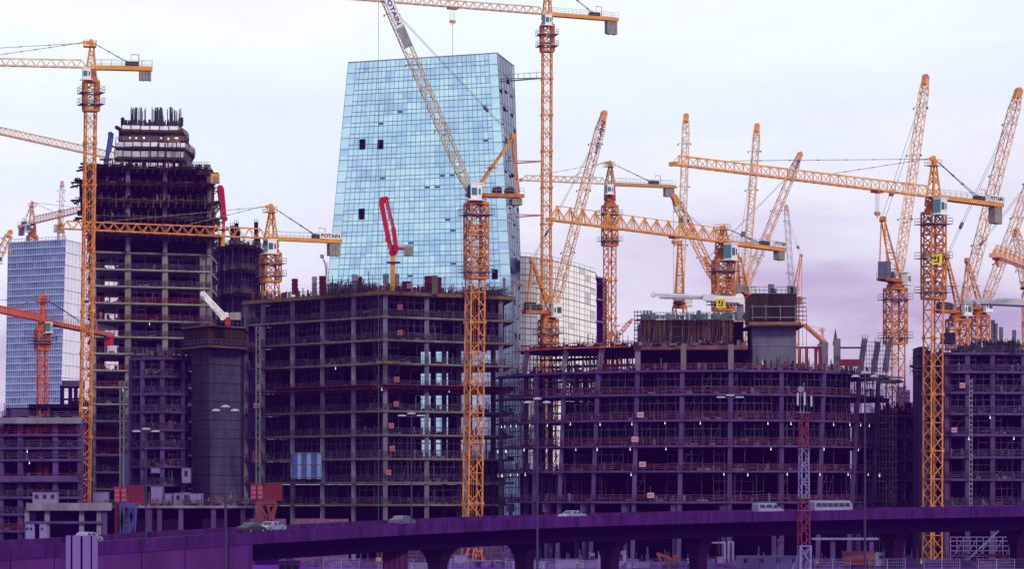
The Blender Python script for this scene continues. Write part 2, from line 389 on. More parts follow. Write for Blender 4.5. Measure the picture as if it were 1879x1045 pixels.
    # trolley, ropes and hook block
    if trolley:
        c = root+u*(Lj*trolley); mb = MB()
        mb.obox(c-UP*.35, u*1.1, v*(jw*.5), UP*.16)
        for s in (-.8, .8): mb.cyl(c+u*s-v*.6-UP*.1, c+u*s+v*.6-UP*.1, .22, n=8)
        T.part('trolley', mb, DEEPOR)
        mb = MB()
        for s in (-.6, -.2, .2, .6): mb.bar(c+u*s-UP*.5, c+u*(s*.7)-UP*hook, .025)
        T.part('hoist_rope', mb, WIRE)
        mb = MB(); hc = c-UP*hook
        mb.obox(hc, u*.62, v*.22, UP*.32); mb.cyl(hc-v*.26+u*.35, hc+v*.26+u*.35, .34, n=8); mb.cyl(hc-v*.26-u*.35, hc+v*.26-u*.35, .34, n=8)
        mb.bar(hc-UP*.3, hc-UP*.8, .1)
        if hookrope: mb.bar(hc-UP*.8, hc-UP*(hookrope), .05)
        T.part('hook_block', mb, TIP)
    if sign and Lc > 6:
        r = Vector((1, 0, 0)) if True else u
        nrm = v if v.y < 0 else -v; rr = u if u.x > 0 else -u
        org = (ce if ce.x < root.x else ce+u*5.0) + nrm*(jw/2+.4)
        org = ce+u*(.3 if rr == u else 5.3)+nrm*(jw/2+.36)+UP*.45
        mb = MB(); mb.obox(org+rr*2.5+UP*.55, rr*2.5, nrm*.03, UP*.6); sg = T.part('sign_board', mb, WHITE)
        mb = MB(); put_text(mb, sign, org+nrm*.06+rr*.3+UP*.2, rr, UP, 4.4, .75)
        T.part('lettering', mb, INKK, sg)
    return T

def luffer(label, px, D, slew, tip, apex, rear, dD=0, w=2.4, base_px=None, base_z=0, mmat=ORANGE, bmat=PALE, bw=1.5,
           yaw=.45, cagelen=10, nplat=2, cage=True, sign=False, signt=(.62, .95), plate=None, cwside=True, cwmat=CW, cabs=1.0, rc=.13, rl=.06,
           hookdrop=None, group='luffing cranes over the site', tipm=TIP, cwh=2.4, pl=True, deckmat=DEEPOR):
    top = P(px, slew, D); base = Vector((PX(base_px if base_px is not None else px, D), D, base_z))
    T = Thing('luffing_crane', label, 'luffing crane', base, group)
    mast_parts(T, base, top, w, yaw, mmat, cage, cagelen, nplat, rc, rl)
    mb = MB(); mb.box(base.x-w, base.x+w, base.y-w, base.y+w, base.z, base.z+.6); T.part('footing', mb, CONC)
    tp = P(tip[0], tip[1], D+dD)
    hdir = Vector((tp.x-top.x, tp.y-top.y, 0)); u = hdir.normalized(); v = Vector((-u.y, u.x, 0))
    Lr = abs(PX(rear, D)-top.x)/max(.35, abs(u.x))
    Lr = min(max(Lr, 4.5), 9.0)
    mb = MB(); mb.cyl(top, top+UP*.6, w*.6, w*.6, 16); mb.cyl(top+UP*.6, top+UP*1.1, w*.45, w*.6, 16)
    T.part('slewing_unit', mb, DEEPOR)
    dk = top+UP*1.3
    mb = MB()
    for s in (-1, 1): mb.obox(dk-u*(Lr/2-.8)+v*(s*.95), u*(Lr/2+.9), v*.16, UP*.34)
    mb.obox(dk-u*(Lr/2-.8)+UP*.05, u*(Lr/2+.9), v*1.0, UP*.05)
    T.part('counter_deck', mb, deckmat)
    for s in (-1, 1):
        mb = MB()
        for i in range(6): c = dk-u*(Lr*i/5)+v*(s*1.15)+UP*.3; mb.bar(c, c+UP*1.1, .03)
        for z in (.9, 1.4): mb.bar(dk+v*(s*1.15)+UP*z, dk-u*Lr+v*(s*1.15)+UP*z, .03)
        T.part('handrail', mb, GALV)
    mb = MB()
    for i in range(4): mb.obox(dk-u*(Lr-.5-.5*i)+UP*(cwh/2-(1.7 if cwside else 0)), u*.22, v*.98, UP*(cwh/2*(1-.05*(i % 2))))
    T.part('counterweight', mb, cwmat)
    for k in (.45, .72):
        if Lr < 5.5 and k > .5: continue
        mb = MB(); c = dk-u*(Lr*k)+UP*.95; mb.cyl(c-v*.75, c+v*.75, .55, n=12); mb.obox(c-UP*.4, u*.7, v*.85, UP*.15); mb.cyl(c-v*.85, c-v*.75, .75, n=12); mb.cyl(c+v*.75, c+v*.85, .75, n=12)
        T.part('hoist_winch', mb, DARK)
    add_cab(T, dk+u*.9+v*1.9*(-1 if v.y > 0 else 1)+UP*.4, u, v, 1, cabs)
    # A-frame
    adD = -dD*abs(PX(apex[0], D)-top.x)/max(8, abs(tp.x-top.x)) if abs(tp.x-top.x) > 8 else -dD*.15
    ap = P(apex[0], apex[1], D+max(-8, min(8, adD)))
    mb = MB(); ft = dk+u*.4+UP*.4; rb = dk-u*(Lr-.8)+UP*.3
    for s in (-1, 1):
        mb.bar(ft+v*(s*.9), ap+v*(s*.35), .20, .15); mb.bar(rb+v*(s*.9), ap+v*(s*.35), .13)
    nA = 6
    for i in range(1, nA):
        t = i/nA; mb.bar((ft+v*.9).lerp(ap+v*.35, t), (ft-v*.9).lerp(ap-v*.35, t), .08)
        if i > 1: mb.bar((ft+v*.9).lerp(ap+v*.35, t), (ft-v*.9).lerp(ap-v*.35, t-1/nA), .05)
    mb.cyl(ap-v*.6, ap+v*.6, .45, n=10); mb.obox(ap+UP*.2, u*.35, v*.55, UP*.5)
    m2_ = ft.lerp(ap, .45); mb.obox(m2_, u*.9, v*.9, UP*.05)
    T.part('a_frame', mb, ORANGE)
    # boom
    foot = dk+u*1.2+UP*.4; d = tp-foot; L = d.length; dn = d.normalized(); bu = dn.cross(v).normalized()
    mb = MB(); f1 = foot.lerp(tp, .10); f2 = foot.lerp(tp, .93)
    truss4(mb, foot, f1, v, bu, 1.3, .5, bw, bw, 3, .10, .05)
    truss4(mb, f1, f2, v, bu, bw, bw, bw, bw, max(8, int(L*.83/(bw*1.0))), .10, .05)
    truss4(mb, f2, tp, v, bu, bw, bw, bw*.75, bw*.6, 4, .10, .06)
    boom = T.part('boom', mb, bmat)
    mb = MB(); mb.obox(tp, dn*.9, v*(bw*.40), bu*(bw*.36)); mb.cyl(tp+dn*.8-v*.4, tp+dn*.8+v*.4, .55, n=10)
    mb.obox(f1.lerp(tp, .2), dn*.1, v*(bw*.5), bu*.05)
    T.part('boom_head', mb, tipm, boom)
    for t in (.30, .62, .86):    # aviation lamp arms on the boom
        mb = MB(); c = foot.lerp(tp, t); mb.bar(c-Vector((1.5, 0, 0)), c+Vector((1.2, 0, 0)), .04); mb.obox(c-Vector((1.6, 0, .25)), Vector((.13, 0, 0)), Vector((0, .13, 0)), UP*.17)
        mb.obox(c+Vector((1.2, 0, -.1)), Vector((.13, 0, 0)), Vector((0, .13, 0)), UP*.17)
        T.part('lamp_arm', mb, DARK, boom)
    if sign:
        nrm = v if v.y < 0 else -v; a_ = foot.lerp(tp, signt[0])+nrm*(bw*.55); b_ = foot.lerp(tp, signt[1])+nrm*(bw*.55)
        mb = MB(); mb.obox((a_+b_)/2, (b_-a_)/2, nrm*.04, bu*(bw*.5)); sg = T.part('sign_board', mb, WHITE, boom) if plate else None
        rr = (b_-a_) if sign == 'up' else (a_-b_); st = a_ if sign == 'up' else b_
        uu = nrm.cross(rr).normalized()
        mb = MB(); put_text(mb, 'POTAIN', st+nrm*.1+rr*.04-uu*(bw*.28), rr, uu, rr.length*.9, bw*.56)
        T.part('lettering', mb, INKB, boom)
    if plate:
        nrm = v if v.y < 0 else -v; a_ = foot.lerp(tp, plate[0])+nrm*(bw*.55); b_ = foot.lerp(tp, plate[1])+nrm*(bw*.55)
        mb = MB(); mb.obox((a_+b_)/2, (b_-a_)/2, nrm*.04, bu*(bw*.46)); T.part('wind_plate', mb, TARP, boom)
    mb = MB(); q = foot.lerp(tp, .90)
    if pl:
        for s in (-.4, .4): mb.bar(ap+v*s, q+v*s, .03)
        c = ap.lerp(q, .22); mb.obox(c, (q-ap).normalized()*.5, v*.5, UP*.25)
    T.part('luffing_rope', mb, WIRE)
    if hookdrop:
        mb = MB(); t0 = tp+dn*.9; mb.bar(t0, t0-UP*hookdrop, .035); T.part('hoist_rope', mb, WIRE)
        mb = MB(); hc = t0-UP*(hookdrop+.4); mb.obox(hc, Vector((.45, 0, 0)), Vector((0, .25, 0)), UP*.4); mb.bar(hc-UP*.4, hc-UP*1.1, .1)
        T.part('hook_block', mb, AMBER)
    return T

# ------------------------------------------------------------------ ground
mb = MB(); mb.add([(-900, -60, 0), (900, -60, 0), (900, 1520, 0), (-900, 1520, 0)], [(0, 1, 2, 3)])
single('ground', mb, mat('ground_violet_bounce', (.13, .02, .30), .95, 0, .45, .12), (0, 0, 0), kind='structure')  # coloured violet so its bounce tints the low undersides

# ------------------------------------------------------------------ building helpers
def lerpD(pl, px):
    for (a, da), (b, db) in zip(pl, pl[1:]):
        if a <= px <= b: return da+(db-da)*(px-a)/(b-a)
    return pl[0][1] if px < pl[0][0] else pl[-1][1]
def pxy(px, D): return (PX(px, D), D)
def edge_pts(pl, step=1.0, inset=0.0):
    pts = [Vector((PX(a, d), d, 0)) for a, d in pl]; res = []
    for p, q in zip(pts, pts[1:]):
        n = max(1, int((q-p).length/step)); t = (q-p).normalized(); nn_ = Vector((-t.y, t.x, 0))
        for i in range(n): res.append((p.lerp(q, i/n)+nn_*inset, t, nn_))
    return res
def railing(mb, pl, z, h=1.15, netm=True, inset=.15, p=1.0, post=2.0):
    pts = [Vector((PX(a, d), d, z)) for a, d in pl]
    for a, b in zip(pts, pts[1:]):
        t = (b-a).normalized(); n = Vector((-t.y, t.x, 0))*inset; L = (b-a).length; k = max(1, int(L/post))
        for i in range(k):
            c = a.lerp(b, i/k)+n; d = a.lerp(b, (i+1)/k)+n
            mb.bar(c, c+UP*h, .05)
            for zz in (.4, .75, h): mb.bar(c+UP*zz+UP*random.uniform(-.06, .06), d+UP*zz+UP*random.uniform(-.06, .06), .045)
def netting(mb, pl, z, h, p=.5, inset=.1, seg=2.0):
    E = edge_pts(pl, seg, inset); last = None; hh = .2
    for c, t, n in E:
        if random.random() < .5: hh = random.uniform(.4, .9)*h if random.random() < p*.6 else random.uniform(.03, .10)
        c = Vector((c.x, c.y, z)); k = hh+random.uniform(-.05, .05)
        if last is not None:
            a, ka = last
            mb.add([a+UP*.03, c+UP*.03, c+UP*k, a+UP*ka, a+UP*.03+n*.05, c+UP*.03+n*.05, c+UP*k+n*.05, a+UP*ka+n*.05], [(0, 1, 2, 3), (7, 6, 5, 4), (3, 2, 6, 7), (0, 4, 5, 1)])
        last = (c, k)
def litter(mb, pl, z, n=30, depth=6, hmax=1.6, px0=None, px1=None):
    E = edge_pts(pl, .5, 0)
    for _ in range(int(n*2.4)):
        c, t, nn_ = random.choice(E); mi = random.choice((0, 0, 1, 1, 2))
        c = Vector((c.x, c.y, z))+nn_*random.uniform(.5, depth)
        k = random.random()
        if k < .40: mb.obox(c+UP*.2, t*random.uniform(.15, .7), nn_*random.uniform(.2, .5), UP*random.uniform(.08, .3), mi)
        elif k < .65:
            hh = random.uniform(.3, hmax/2); mb.obox(c+UP*hh, t*random.uniform(.05, .28), nn_*.15, UP*hh, mi)
        elif k < .8:
            hh = random.uniform(1.2, 2.9); mb.bar(c, c+UP*hh, .055, mi=mi)
        else:
            a = random.uniform(0, 3.1); d = t*math.cos(a)*random.uniform(.5, 2.2)+UP*random.uniform(0, .3)
            mb.bar(c+UP*random.uniform(.1, 1.2), c+d+UP*random.uniform(.1, 1.4), .05, mi=mi)
def shoring(mb, pl, z, h, depth=9, sp=1.5, p=.9, r=.045, row=2.2):
    nr = int(depth/row)
    for k in range(nr):
        last = None
        for c, t, n in edge_pts(pl, sp, .8+k*row):
            if random.random() > p: last = None; continue
            c = Vector((c.x+random.uniform(-.1, .1), c.y, z)); mb.bar(c, c+UP*h, r)
            if last is not None and (c-last).length < sp*2.2:
                for q in (.35, .7): mb.bar(last+UP*h*q, c+UP*h*q, r*.8)
                if random.random() < .35: mb.bar(last+UP*.2, c+UP*(h-.3), r*.7)
            last = c
def lamps(T, pl, z, every, parent=None, size=.07, p=.5):
    m_ = None
    for c, t, n in edge_pts(pl, every, .3):
        if random.random() > p: continue
        c = Vector((c.x+random.uniform(-.6, .6), c.y, z-random.uniform(.35, .55)))
        if m_ is None:
            mb = MB(); mb.cyl((0, 0, -.12), (0, 0, .12), size, size*.6, 8); mb.bar((0, 0, .12), (0, 0, .45), .02)
            m_ = mb.mesh('work_lamp', [LAMP], (0, 0, 0))
        o = bpy.data.objects.new('work_lamp', m_); COL.objects.link(o); o.parent = parent or T.o; o.location = c-T.org

def frame_tower(name, label, cat, front, back, ys, Dref, slab_t=.35, colpx=(), colw=.9, slabm=CONC, colm=CONC, group=None,
                rail=REDM, railp=.8, netp=.3, shore=(), litn=26, lamprows=(), lampsp=3.5, beam=.0, lean=0, roof_rail=True, colbase=0, skipslab=()):
    """front: list of (px, D); back: list of (x, y) closing the plan; ys: slab-top rows in pixels at depth Dref, top first"""
    loc = Vector((PX(front[len(front)//2][0], Dref), Dref+2, 0))
    T = Thing(name, label, cat, loc, group)
    zs = [PZ(y, Dref) for y in ys]
    poly = [pxy(a, d) for a, d in front]+list(back)
    for i, z in enumerate(zs):
        if i in skipslab: continue
        mb = MB(); mb.prism(poly, z-slab_t, z); s = T.part('floor_slab', mb, slabm)
        if beam and i: 
            pass
    zb = zs[0]-slab_t
    for c in colpx:
        p0, p1 = (c if isinstance(c, tuple) else (c, c))
        D0 = lerpD(front, p0)+.45+colw/2; D1 = lerpD(front, p1)+.45+colw/2
        mb = MB(); a = Vector((PX(p0, D0), D0, zb)); b = Vector((PX(p1, D1), D1, colbase))
        mb.bar(b, a, colw/2); T.part('column', mb, colm)
    for i, z in enumerate(zs):
        if i == 0 and not roof_rail: continue
        mb = MB(); railing(mb, front, z, 1.15, p=railp); T.part('edge_railing', mb, rail[i % len(rail)] if isinstance(rail, tuple) else rail)
        if False:
            mb = MB(); netting(mb, front, z, 1.0, netp); T.part('edge_netting', mb, PINK if i % 2 else REDM)
        if litn:
            mb = MB(); litter(mb, front, z, litn, 7); T.part('stored_material', mb, FLECK, kind='stuff')
        if i > 0 and i not in shore:
            mb = MB(); shoring(mb, front, z, zs[i-1]-slab_t-z-.05, depth=5, sp=2.0, p=.55, r=.04); T.part('shoring', mb, PROPS, kind='stuff')
        if i in shore and i > 0:
            mb = MB(); shoring(mb, front, z, zs[i-1]-slab_t-z-.05); T.part('shoring', mb, PROPS, kind='stuff')
        if i in lamprows: lamps(T, front, z-slab_t, lampsp)
    return T, zs
def wall_run(T, name, pts, z0, z1, th, m, label=None):   # pts: (x,y) polyline, upright wall of thickness th
    mb = MB()
    for (x0, y0), (x1, y1) in zip(pts, pts[1:]):
        t = Vector((x1-x0, y1-y0, 0)); n = Vector((-t.y, t.x, 0)).normalized()*(th/2)
        c = Vector(((x0+x1)/2, (y0+y1)/2, (z0+z1)/2)); mb.obox(c, t/2, n, UP*((z1-z0)/2))
    return T.part(name, mb, m, label=label)

def facade(T, name, TL, TR, BR, BL, nr, nc, mats, weights, mull, rv=.06, rh=.09, span=.28, double=True, stag=False, cols=None, edge=False):
    TL, TR, BR, BL = map(Vector, (TL, TR, BR, BL)); us = cols or [i/nc for i in range(nc+1)]
    def Q(u, v): return TL.lerp(TR, u).lerp(BL.lerp(BR, u), v)
    nrm = (TR-TL).cross(BL-TL).normalized()
    if nrm.y > 0: nrm = -nrm
    mb = MB()
    for i in range(nr):
        run = 0; cur = 0
        for j in range(len(us)-1):
            if run <= 0:
                run = random.choice((1, 1, 2, 3, 5)); cur = random.choices(range(len(mats)-1), weights)[0]
            run -= 1; cur = 1 if edge and j in (0, len(us)-2) else cur; off = (random.random()*.5 if stag else 0)
            v0 = (i+off)/nr; v1 = (i+1+off)/nr if i < nr-1 else 1
            if i == 0: v0 = 0
            vs = v0+(v1-v0)*(1-span)
            m_ = cur if random.random() > .12 else random.choices(range(len(mats)-1), weights)[0]
            tilt = nrm*random.uniform(-.03, .03)
            mb.add([Q(us[j], vs), Q(us[j+1], vs), Q(us[j+1], v0)+tilt, Q(us[j], v0)+tilt], [(0, 1, 2, 3)], m_)
            if span: mb.add([Q(us[j], v1), Q(us[j+1], v1), Q(us[j+1], vs), Q(us[j], vs)], [(0, 1, 2, 3)], cur if random.random() < .85 else len(mats)-1)
    o = T.part(name, mb, mats)
    fr = MB()
    for u in us: fr.bar(Q(u, 0)+nrm*.05, Q(u, 1)+nrm*.05, rv)
    for i in range(nr+1):
        v = i/nr; fr.bar(Q(0, v)+nrm*.05, Q(1, v)+nrm*.05, rh)
        if double and i < nr: fr.bar(Q(us[1], v+(1-span)/nr)+nrm*.05, Q(us[-2], v+(1-span)/nr)+nrm*.05, rh)
    T.part('mullions', fr, mull, o)
    return o, Q, nrm, us

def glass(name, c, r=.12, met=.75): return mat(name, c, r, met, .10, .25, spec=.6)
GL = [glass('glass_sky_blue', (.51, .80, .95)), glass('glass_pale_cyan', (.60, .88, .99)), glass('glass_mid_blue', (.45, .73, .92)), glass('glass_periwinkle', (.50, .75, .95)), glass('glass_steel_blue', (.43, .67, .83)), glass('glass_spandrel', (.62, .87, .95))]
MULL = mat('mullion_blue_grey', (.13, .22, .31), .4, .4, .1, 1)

# ------------------------------------------------------------------ glass tower (leaning, blue curtain wall)
D1_, D2_, D3_ = 869, 850, 874
T = Thing('glass_tower', 'tall leaning tower with light blue glass curtain wall', 'tower block', (PX(760, 860), 880, 0))
TL, TR = P(639, 114.5, D1_), P(912, 97, D2_)
TL.z = TL.z; BLp, BRp = Vector((PX(557, D1_), D1_, 0)), Vector((PX(967, D2_), D2_, 0))
marg = [0, .055] + [.055+(.89*i/30) for i in range(1, 31)] + [1]
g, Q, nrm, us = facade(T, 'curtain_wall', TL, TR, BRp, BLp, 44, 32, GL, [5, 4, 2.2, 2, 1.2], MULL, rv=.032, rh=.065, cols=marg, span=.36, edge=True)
mb = MB()
for px, py, w_, h_ in ((665, 265, 11, 19), (699, 265, 11, 17), (663, 393, 11, 20), (911, 503, 11, 18)):
    y = 905-py; # missing panel, the dark inside painted as a black box on the wall
    uu = (px-(557+(639-557)*y/790))/((967+(912-967)*y/808)-(557+(639-557)*y/790))
    mb = MB(); c = Q(uu, (py-(114.5+(97-114.5)*uu))/(905-(114.5+(97-114.5)*uu)+CZ*F/D1_)); k = D1_/F
    mb.obox(c+nrm*.16, (TR-TL).normalized()*(w_*k/2), nrm*.08, UP*(h_*k/2))
    T.part('unglazed_opening', mb, mat('opening_shade_black', (.004, .005, .007), .9, 0, 0))
mb = MB()
rr_ = random.Random(3)
for _ in range(30):      # open vent sashes and dark spandrels scattered over the face
    i = rr_.randrange(3, 32); j = rr_.randrange(2, 30); v0 = (i+.72)/44; v1 = (i+.9)/44
    mb = MB(); mb.add([Q(us[j], v1)+nrm*.1, Q(us[j+1], v1)+nrm*.1, Q(us[j+1], v0)+nrm*.22, Q(us[j], v0)+nrm*.22], [(0, 1, 2, 3)])
    T.part('open_vent', mb, mat('vent_navy', (.10, .20, .36), .3, .3, 0))
mb = MB()
for j in range(2, 31, 1):
    for s in range(3, 34, 1):
        if rr_.random() < .10: mb.add([Q(us[j], (s+.68)/44)+nrm*.09, Q(us[min(31, j+rr_.choice((1, 2, 4)))], (s+.68)/44)+nrm*.09, Q(us[min(31, j+1)], (s+.45)/44)+nrm*.09, Q(us[j], (s+.45)/44)+nrm*.09], [(0, 1, 2, 3)])
BR2 = Vector((PX(972, D3_), D3_, 0)); TR2 = P(943, 121, D3_)
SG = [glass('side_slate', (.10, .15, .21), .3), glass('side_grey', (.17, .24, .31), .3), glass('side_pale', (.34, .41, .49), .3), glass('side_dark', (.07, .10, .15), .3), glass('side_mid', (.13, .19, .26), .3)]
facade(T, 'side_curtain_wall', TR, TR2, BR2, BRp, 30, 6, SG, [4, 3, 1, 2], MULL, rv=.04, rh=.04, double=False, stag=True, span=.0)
mb = MB(); back = [TL+Vector((4, 20, 0)), TR2]
mb.add([TL, TR, TR2, TL+Vector((6, 24, -1)), BLp, BRp, BR2, BLp+Vector((4, 24, 0))], [(0, 1, 2, 3), (2, 6, 7, 3), (3, 7, 4, 0)])
T.part('rear_wall', mb, GL[4])
mb = MB()
for i in range(24): mb.bar(TL.lerp(TR, i/24)+UP*.0, TL.lerp(TR, i/24)+UP*.1, .05)
mb.bar(TL, TR, .12); mb.bar(TR, TR2, .12); T.part('parapet_rail', mb, GALV)

# ------------------------------------------------------------------ blue and white slab block, far left
Da = 900
T = Thing('office_block', 'blue grey louvred office block with a white gridded end wall behind the left crane', 'office block', (PX(90, Da), Da+10, 0))
a = P(15, 446, Da+14); b = P(121, 440, Da); 
LB = [mat('louvre_blue', (.17, .25, .44), .5, .1, .2, .2), mat('louvre_blue_dark', (.13, .20, .38), .5, .1, .2, .2), mat('louvre_blue_light', (.24, .32, .52), .5, .1, .2, .2), mat('louvre_slate', (.10, .14, .25), .5, .1, .2, .2)]
facade(T, 'louvred_wall', a, b, Vector((PX(104, Da), Da, 0)), Vector((PX(6, Da+14), Da+14, 0)), 44, 26, LB, [4, 2, 1], mat('louvre_bar', (.52, .60, .76), .5, 0, .1, 1), rv=.04, rh=.16, span=0, double=False)
c = P(170, 452, Da+25)
WB = [mat('end_white', (.97, .97, .97), .5, 0, .05, .2), mat('end_white_b', (.93, .94, .96), .5, 0, .05, .2), mat('end_white_c', (.95, .93, .88), .5, 0, .05, .2)]
facade(T, 'end_wall', b, c, Vector((PX(160, Da+25), Da+25, 0)), Vector((PX(104, Da), Da, 0)), 24, 8, WB, [3, 1], mat('end_grid', (.55, .56, .62), .5, 0, 0), rv=.04, rh=.07, span=0, double=False)
mb = MB(); d_ = a+Vector((20, 30, 0)); mb.add([a, b, c, d_]+[Vector((q.x, q.y, 0)) for q in (a, b, c, d_)], [(0, 1, 2, 3), (2, 6, 7, 3), (3, 7, 4, 0)]); T.part('rear_wall', mb, CONC)
mb = MB()
for i in range(18): q = a.lerp(b, i/17); mb.bar(q, q+UP*.9, .05)
mb.bar(a+UP*.9, b+UP*.9, .05); T.part('roof_railing', mb, GALV)

# ------------------------------------------------------------------ cream rounded block behind the middle
Db = 860
T = Thing('rounded_block', 'cream rounded block with fine grid facade and dark unfinished end, between the cranes', 'apartment block', (PX(1030, Db), Db+25, 0))
cp = []
for i in range(15):
    t = i/14; px = 955+(1093-955)*t; D = Db-9*math.sin(t*math.pi*.62)+14*t*t
    cp.append((px, 471+30*t**1.6, D))
CR = [mat('cream_panel', (.97, .96, .84), .5, 0, .08, .2), mat('cream_panel_b', (.95, .94, .85), .5, 0, .08, .2), mat('cream_panel_c', (.62, .62, .56), .5, 0, .08, .2), mat('cream_dark', (.10, .12, .10), .4, 0, 0)]
mb = MB(); fr = MB(); NR = 48
for i in range(14):
    (x0, y0, d0), (x1, y1, d1) = cp[i], cp[i+1]
    for k in range(NR):
        za0, za1 = PZ(y0, d0)*(1-k/NR), PZ(y0, d0)*(1-(k+1)/NR); zb0, zb1 = PZ(y1, d1)*(1-k/NR), PZ(y1, d1)*(1-(k+1)/NR)
        m_ = random.choices((0, 1, 2, 3), (10, 4, .2 if i < 11 else 4, .12))[0]
        mb.add([(PX(x0, d0), d0, za1), (PX(x1, d1), d1, zb1), (PX(x1, d1), d1, zb0), (PX(x0, d0), d0, za0)], [(0, 1, 2, 3)], m_)
        fr.bar((PX(x0, d0), d0-.06, za0), (PX(x1, d1), d1-.06, zb0), .04 if k % 3 else .085)
    fr.bar((PX(x0, d0), d0-.06, 0), (PX(x0, d0), d0-.06, PZ(y0, d0)), .05)
    if i % 2: continue
    xm = (x0+x1)/2; dm = (d0+d1)/2; fr.bar((PX(xm, dm), dm-.06, 0), (PX(xm, dm), dm-.06, PZ((y0+y1)/2, dm)), .035)
f_ = T.part('facade', mb, CR); T.part('mullions', fr, mat('mullion_dark', (.24, .24, .20), .5, 0, 0), f_)
mb = MB(); top = [Vector((PX(x, d), d, PZ(y, d))) for x, y, d in cp]; bk = [Vector((PX(1100, Db+40), Db+40, top[-1].z)), Vector((PX(960, Db+40), Db+40, top[0].z))]
mb.add(top+bk, [tuple(range(len(top)+2))]); T.part('roof', mb, CONC)
mb = MB()
for k in range(12): z = top[-1].z*(1-k/12)-.3; mb.prism([pxy(1093, Db+14), pxy(1113, Db+22), pxy(1113, Db+40), pxy(1096, Db+40)], z-.4, z)
T.part('end_slab', mb, CONC)
mb = MB()
for px in (1097, 1105, 1111): mb.bar(P(px, 905, Db+20), P(px, 508+(px-1093)*.3, Db+20), .35)
mb.box(PX(1095, Db+30), PX(1110, Db+30), Db+28, Db+32, 0, top[-1].z-1.5)
T.part('end_frame', mb, CONCVD)
mb = MB()
for i in range(14): p_ = top[i]; mb.bar(p_, p_+UP*1.0, .05); mb.bar(p_+UP*1.0, top[i+1]+UP*1.0, .04)
T.part('roof_railing', mb, GALV)

# ------------------------------------------------------------------ left concrete tower with climbing formwork crown
ft = [(166, 680), (387, 690), (399, 716)]
bkp = [pxy(392, 726), pxy(240, 722), pxy(160, 716)]
ys = [462, 493, 524, 555, 587, 617, 648, 679, 710, 741, 772, 803, 834, 866, 897]
T, zs = frame_tower('unfinished_tower', 'tall concrete tower with dark shuttered upper floors and stepped formwork crown', 'tower under construction', ft, bkp, ys, 682,
    slab_t=.36, colpx=[171, 235, 303, 372, 384], colw=1.15, slabm=mat('concrete_pale_warm', (.26, .235, .205), .9, 0, .35, .35, .1, streak=True), colm=mat('concrete_pale_warm', (.33, .30, .26)), rail=(REDM, PROPS, PROPS, REDM), railp=.75, netp=.35, litn=36, shore=(), roof_rail=False, lamprows=(4, 8, 10), lampsp=6)
ztop = PZ(306, 682)
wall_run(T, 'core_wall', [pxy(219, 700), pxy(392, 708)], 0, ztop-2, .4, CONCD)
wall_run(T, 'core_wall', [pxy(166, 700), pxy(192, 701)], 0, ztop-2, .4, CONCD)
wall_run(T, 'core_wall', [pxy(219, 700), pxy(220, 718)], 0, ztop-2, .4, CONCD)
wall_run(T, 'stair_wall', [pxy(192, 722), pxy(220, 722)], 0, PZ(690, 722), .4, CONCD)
mb = MB()
for i, z in enumerate(zs[:-1]):      # door holes read as darker panels standing proud of the core wall
    for px in (250, 268, 287):
        if random.random() < .75: mb.box(PX(px, 699), PX(px+7, 699), 698.9, 699.6, z-zs[0]+zs[0]-3.5, z-1.2)
T.part('door_opening', mb, INKK)
for px in (171, 235, 303, 384):      # columns rise through the shuttered floors
    mb = MB(); D = lerpD(ft, px)-1.6; mb.bar((PX(px, D), D, zs[0]), (PX(px, D), D, ztop-.5), .42); T.part('column', mb, CONC)
fU = [(158, 676), (386, 686), (398, 708)]
for k, (y, l_, r_) in enumerate(((308, 155, 378), (338, 142, 382), (370, 144, 392), (401, 150, 394), (431, 160, 392))):
    z = PZ(y, 682); mb = MB()
    poly = [pxy(l_+3, 676), pxy(r_-3, 684), pxy(r_+4, 712), pxy(l_+4, 712)]; mb.prism(poly, z-.45, z)
    T.part('floor_slab', mb, mat('slab_dark_brown', (.085, .065, .05), .9, 0, .4, .4))  # dark brown tone with random variation
    sc = MB()
    for sx, px_ in ((-1, l_), (1, r_)):     # ragged ply platforms sticking out at the two ends
        for q in range(3):
            mb = MB(); c = P(px_, y, 678+q*3.5); L_ = random.uniform(.3, 1.1); mb.obox(c+Vector((sx*L_*.6, 0, random.uniform(-.7, .35))), Vector((L_, 0, sx*random.uniform(-.35, .1))), Vector((0, 1.1, 0)), UP*.07)
            mb.bar(c+UP*-.9, c+Vector((sx*L_*1.4, 0, 0)), .06); T.part('end_platform', mb, BROWN)
    mb = MB()
    E = edge_pts([(l_, 675.5), (r_-2, 683.5), (r_+6, 700)], 1.5, .2)
    for c, t, n in E:
        c = Vector((c.x, c.y, z)); ln = random.uniform(.25, 1.25)
        mb.obox(c-n*ln*.5+UP*(.10+random.uniform(-.08, .12)), t*.74, n*(-ln), UP*.04)
        mb.bar(c-n*ln*.5+UP*.1, c-n*ln*.5+UP*random.choice((.5, .9, 1.5)), .035); mb.bar(c-UP*1.4, c-n*ln*1.3, .08)
        if random.random() < .07:
            hh = random.uniform(.4, 1.1); sc.obox(c+n*.9-UP*(hh+.3), t*.75, n*.06, UP*hh); T.part('hanging_screen', sc, BLACKP); sc = MB()
        if random.random() < .5:
            hh = random.uniform(.2, .6); sc.obox(c+n*.9+UP*hh, t*random.uniform(.3, .8), n*.06, UP*hh); T.part('upright_screen', sc, BLACKP); sc = MB()
    T.part('edge_platform', mb, TIMB if k in (2, 3) else BROWN)
    if k: 
        mb = MB(); shoring(mb, [(l_+14, 682), (r_-6, 688)], z, 3.0, depth=6, sp=1.3, p=.8, r=.04); T.part('shoring', mb, mat('props_dark_grey', (.045, .042, .05), .7, .2, .4, 1), kind='stuff')  # dark grey props, tone varied at random
    mb = MB(); litter(mb, [(l_+8, 678), (r_-6, 685)], z, 34, 4); T.part('stored_material', mb, FLECK, kind='stuff')
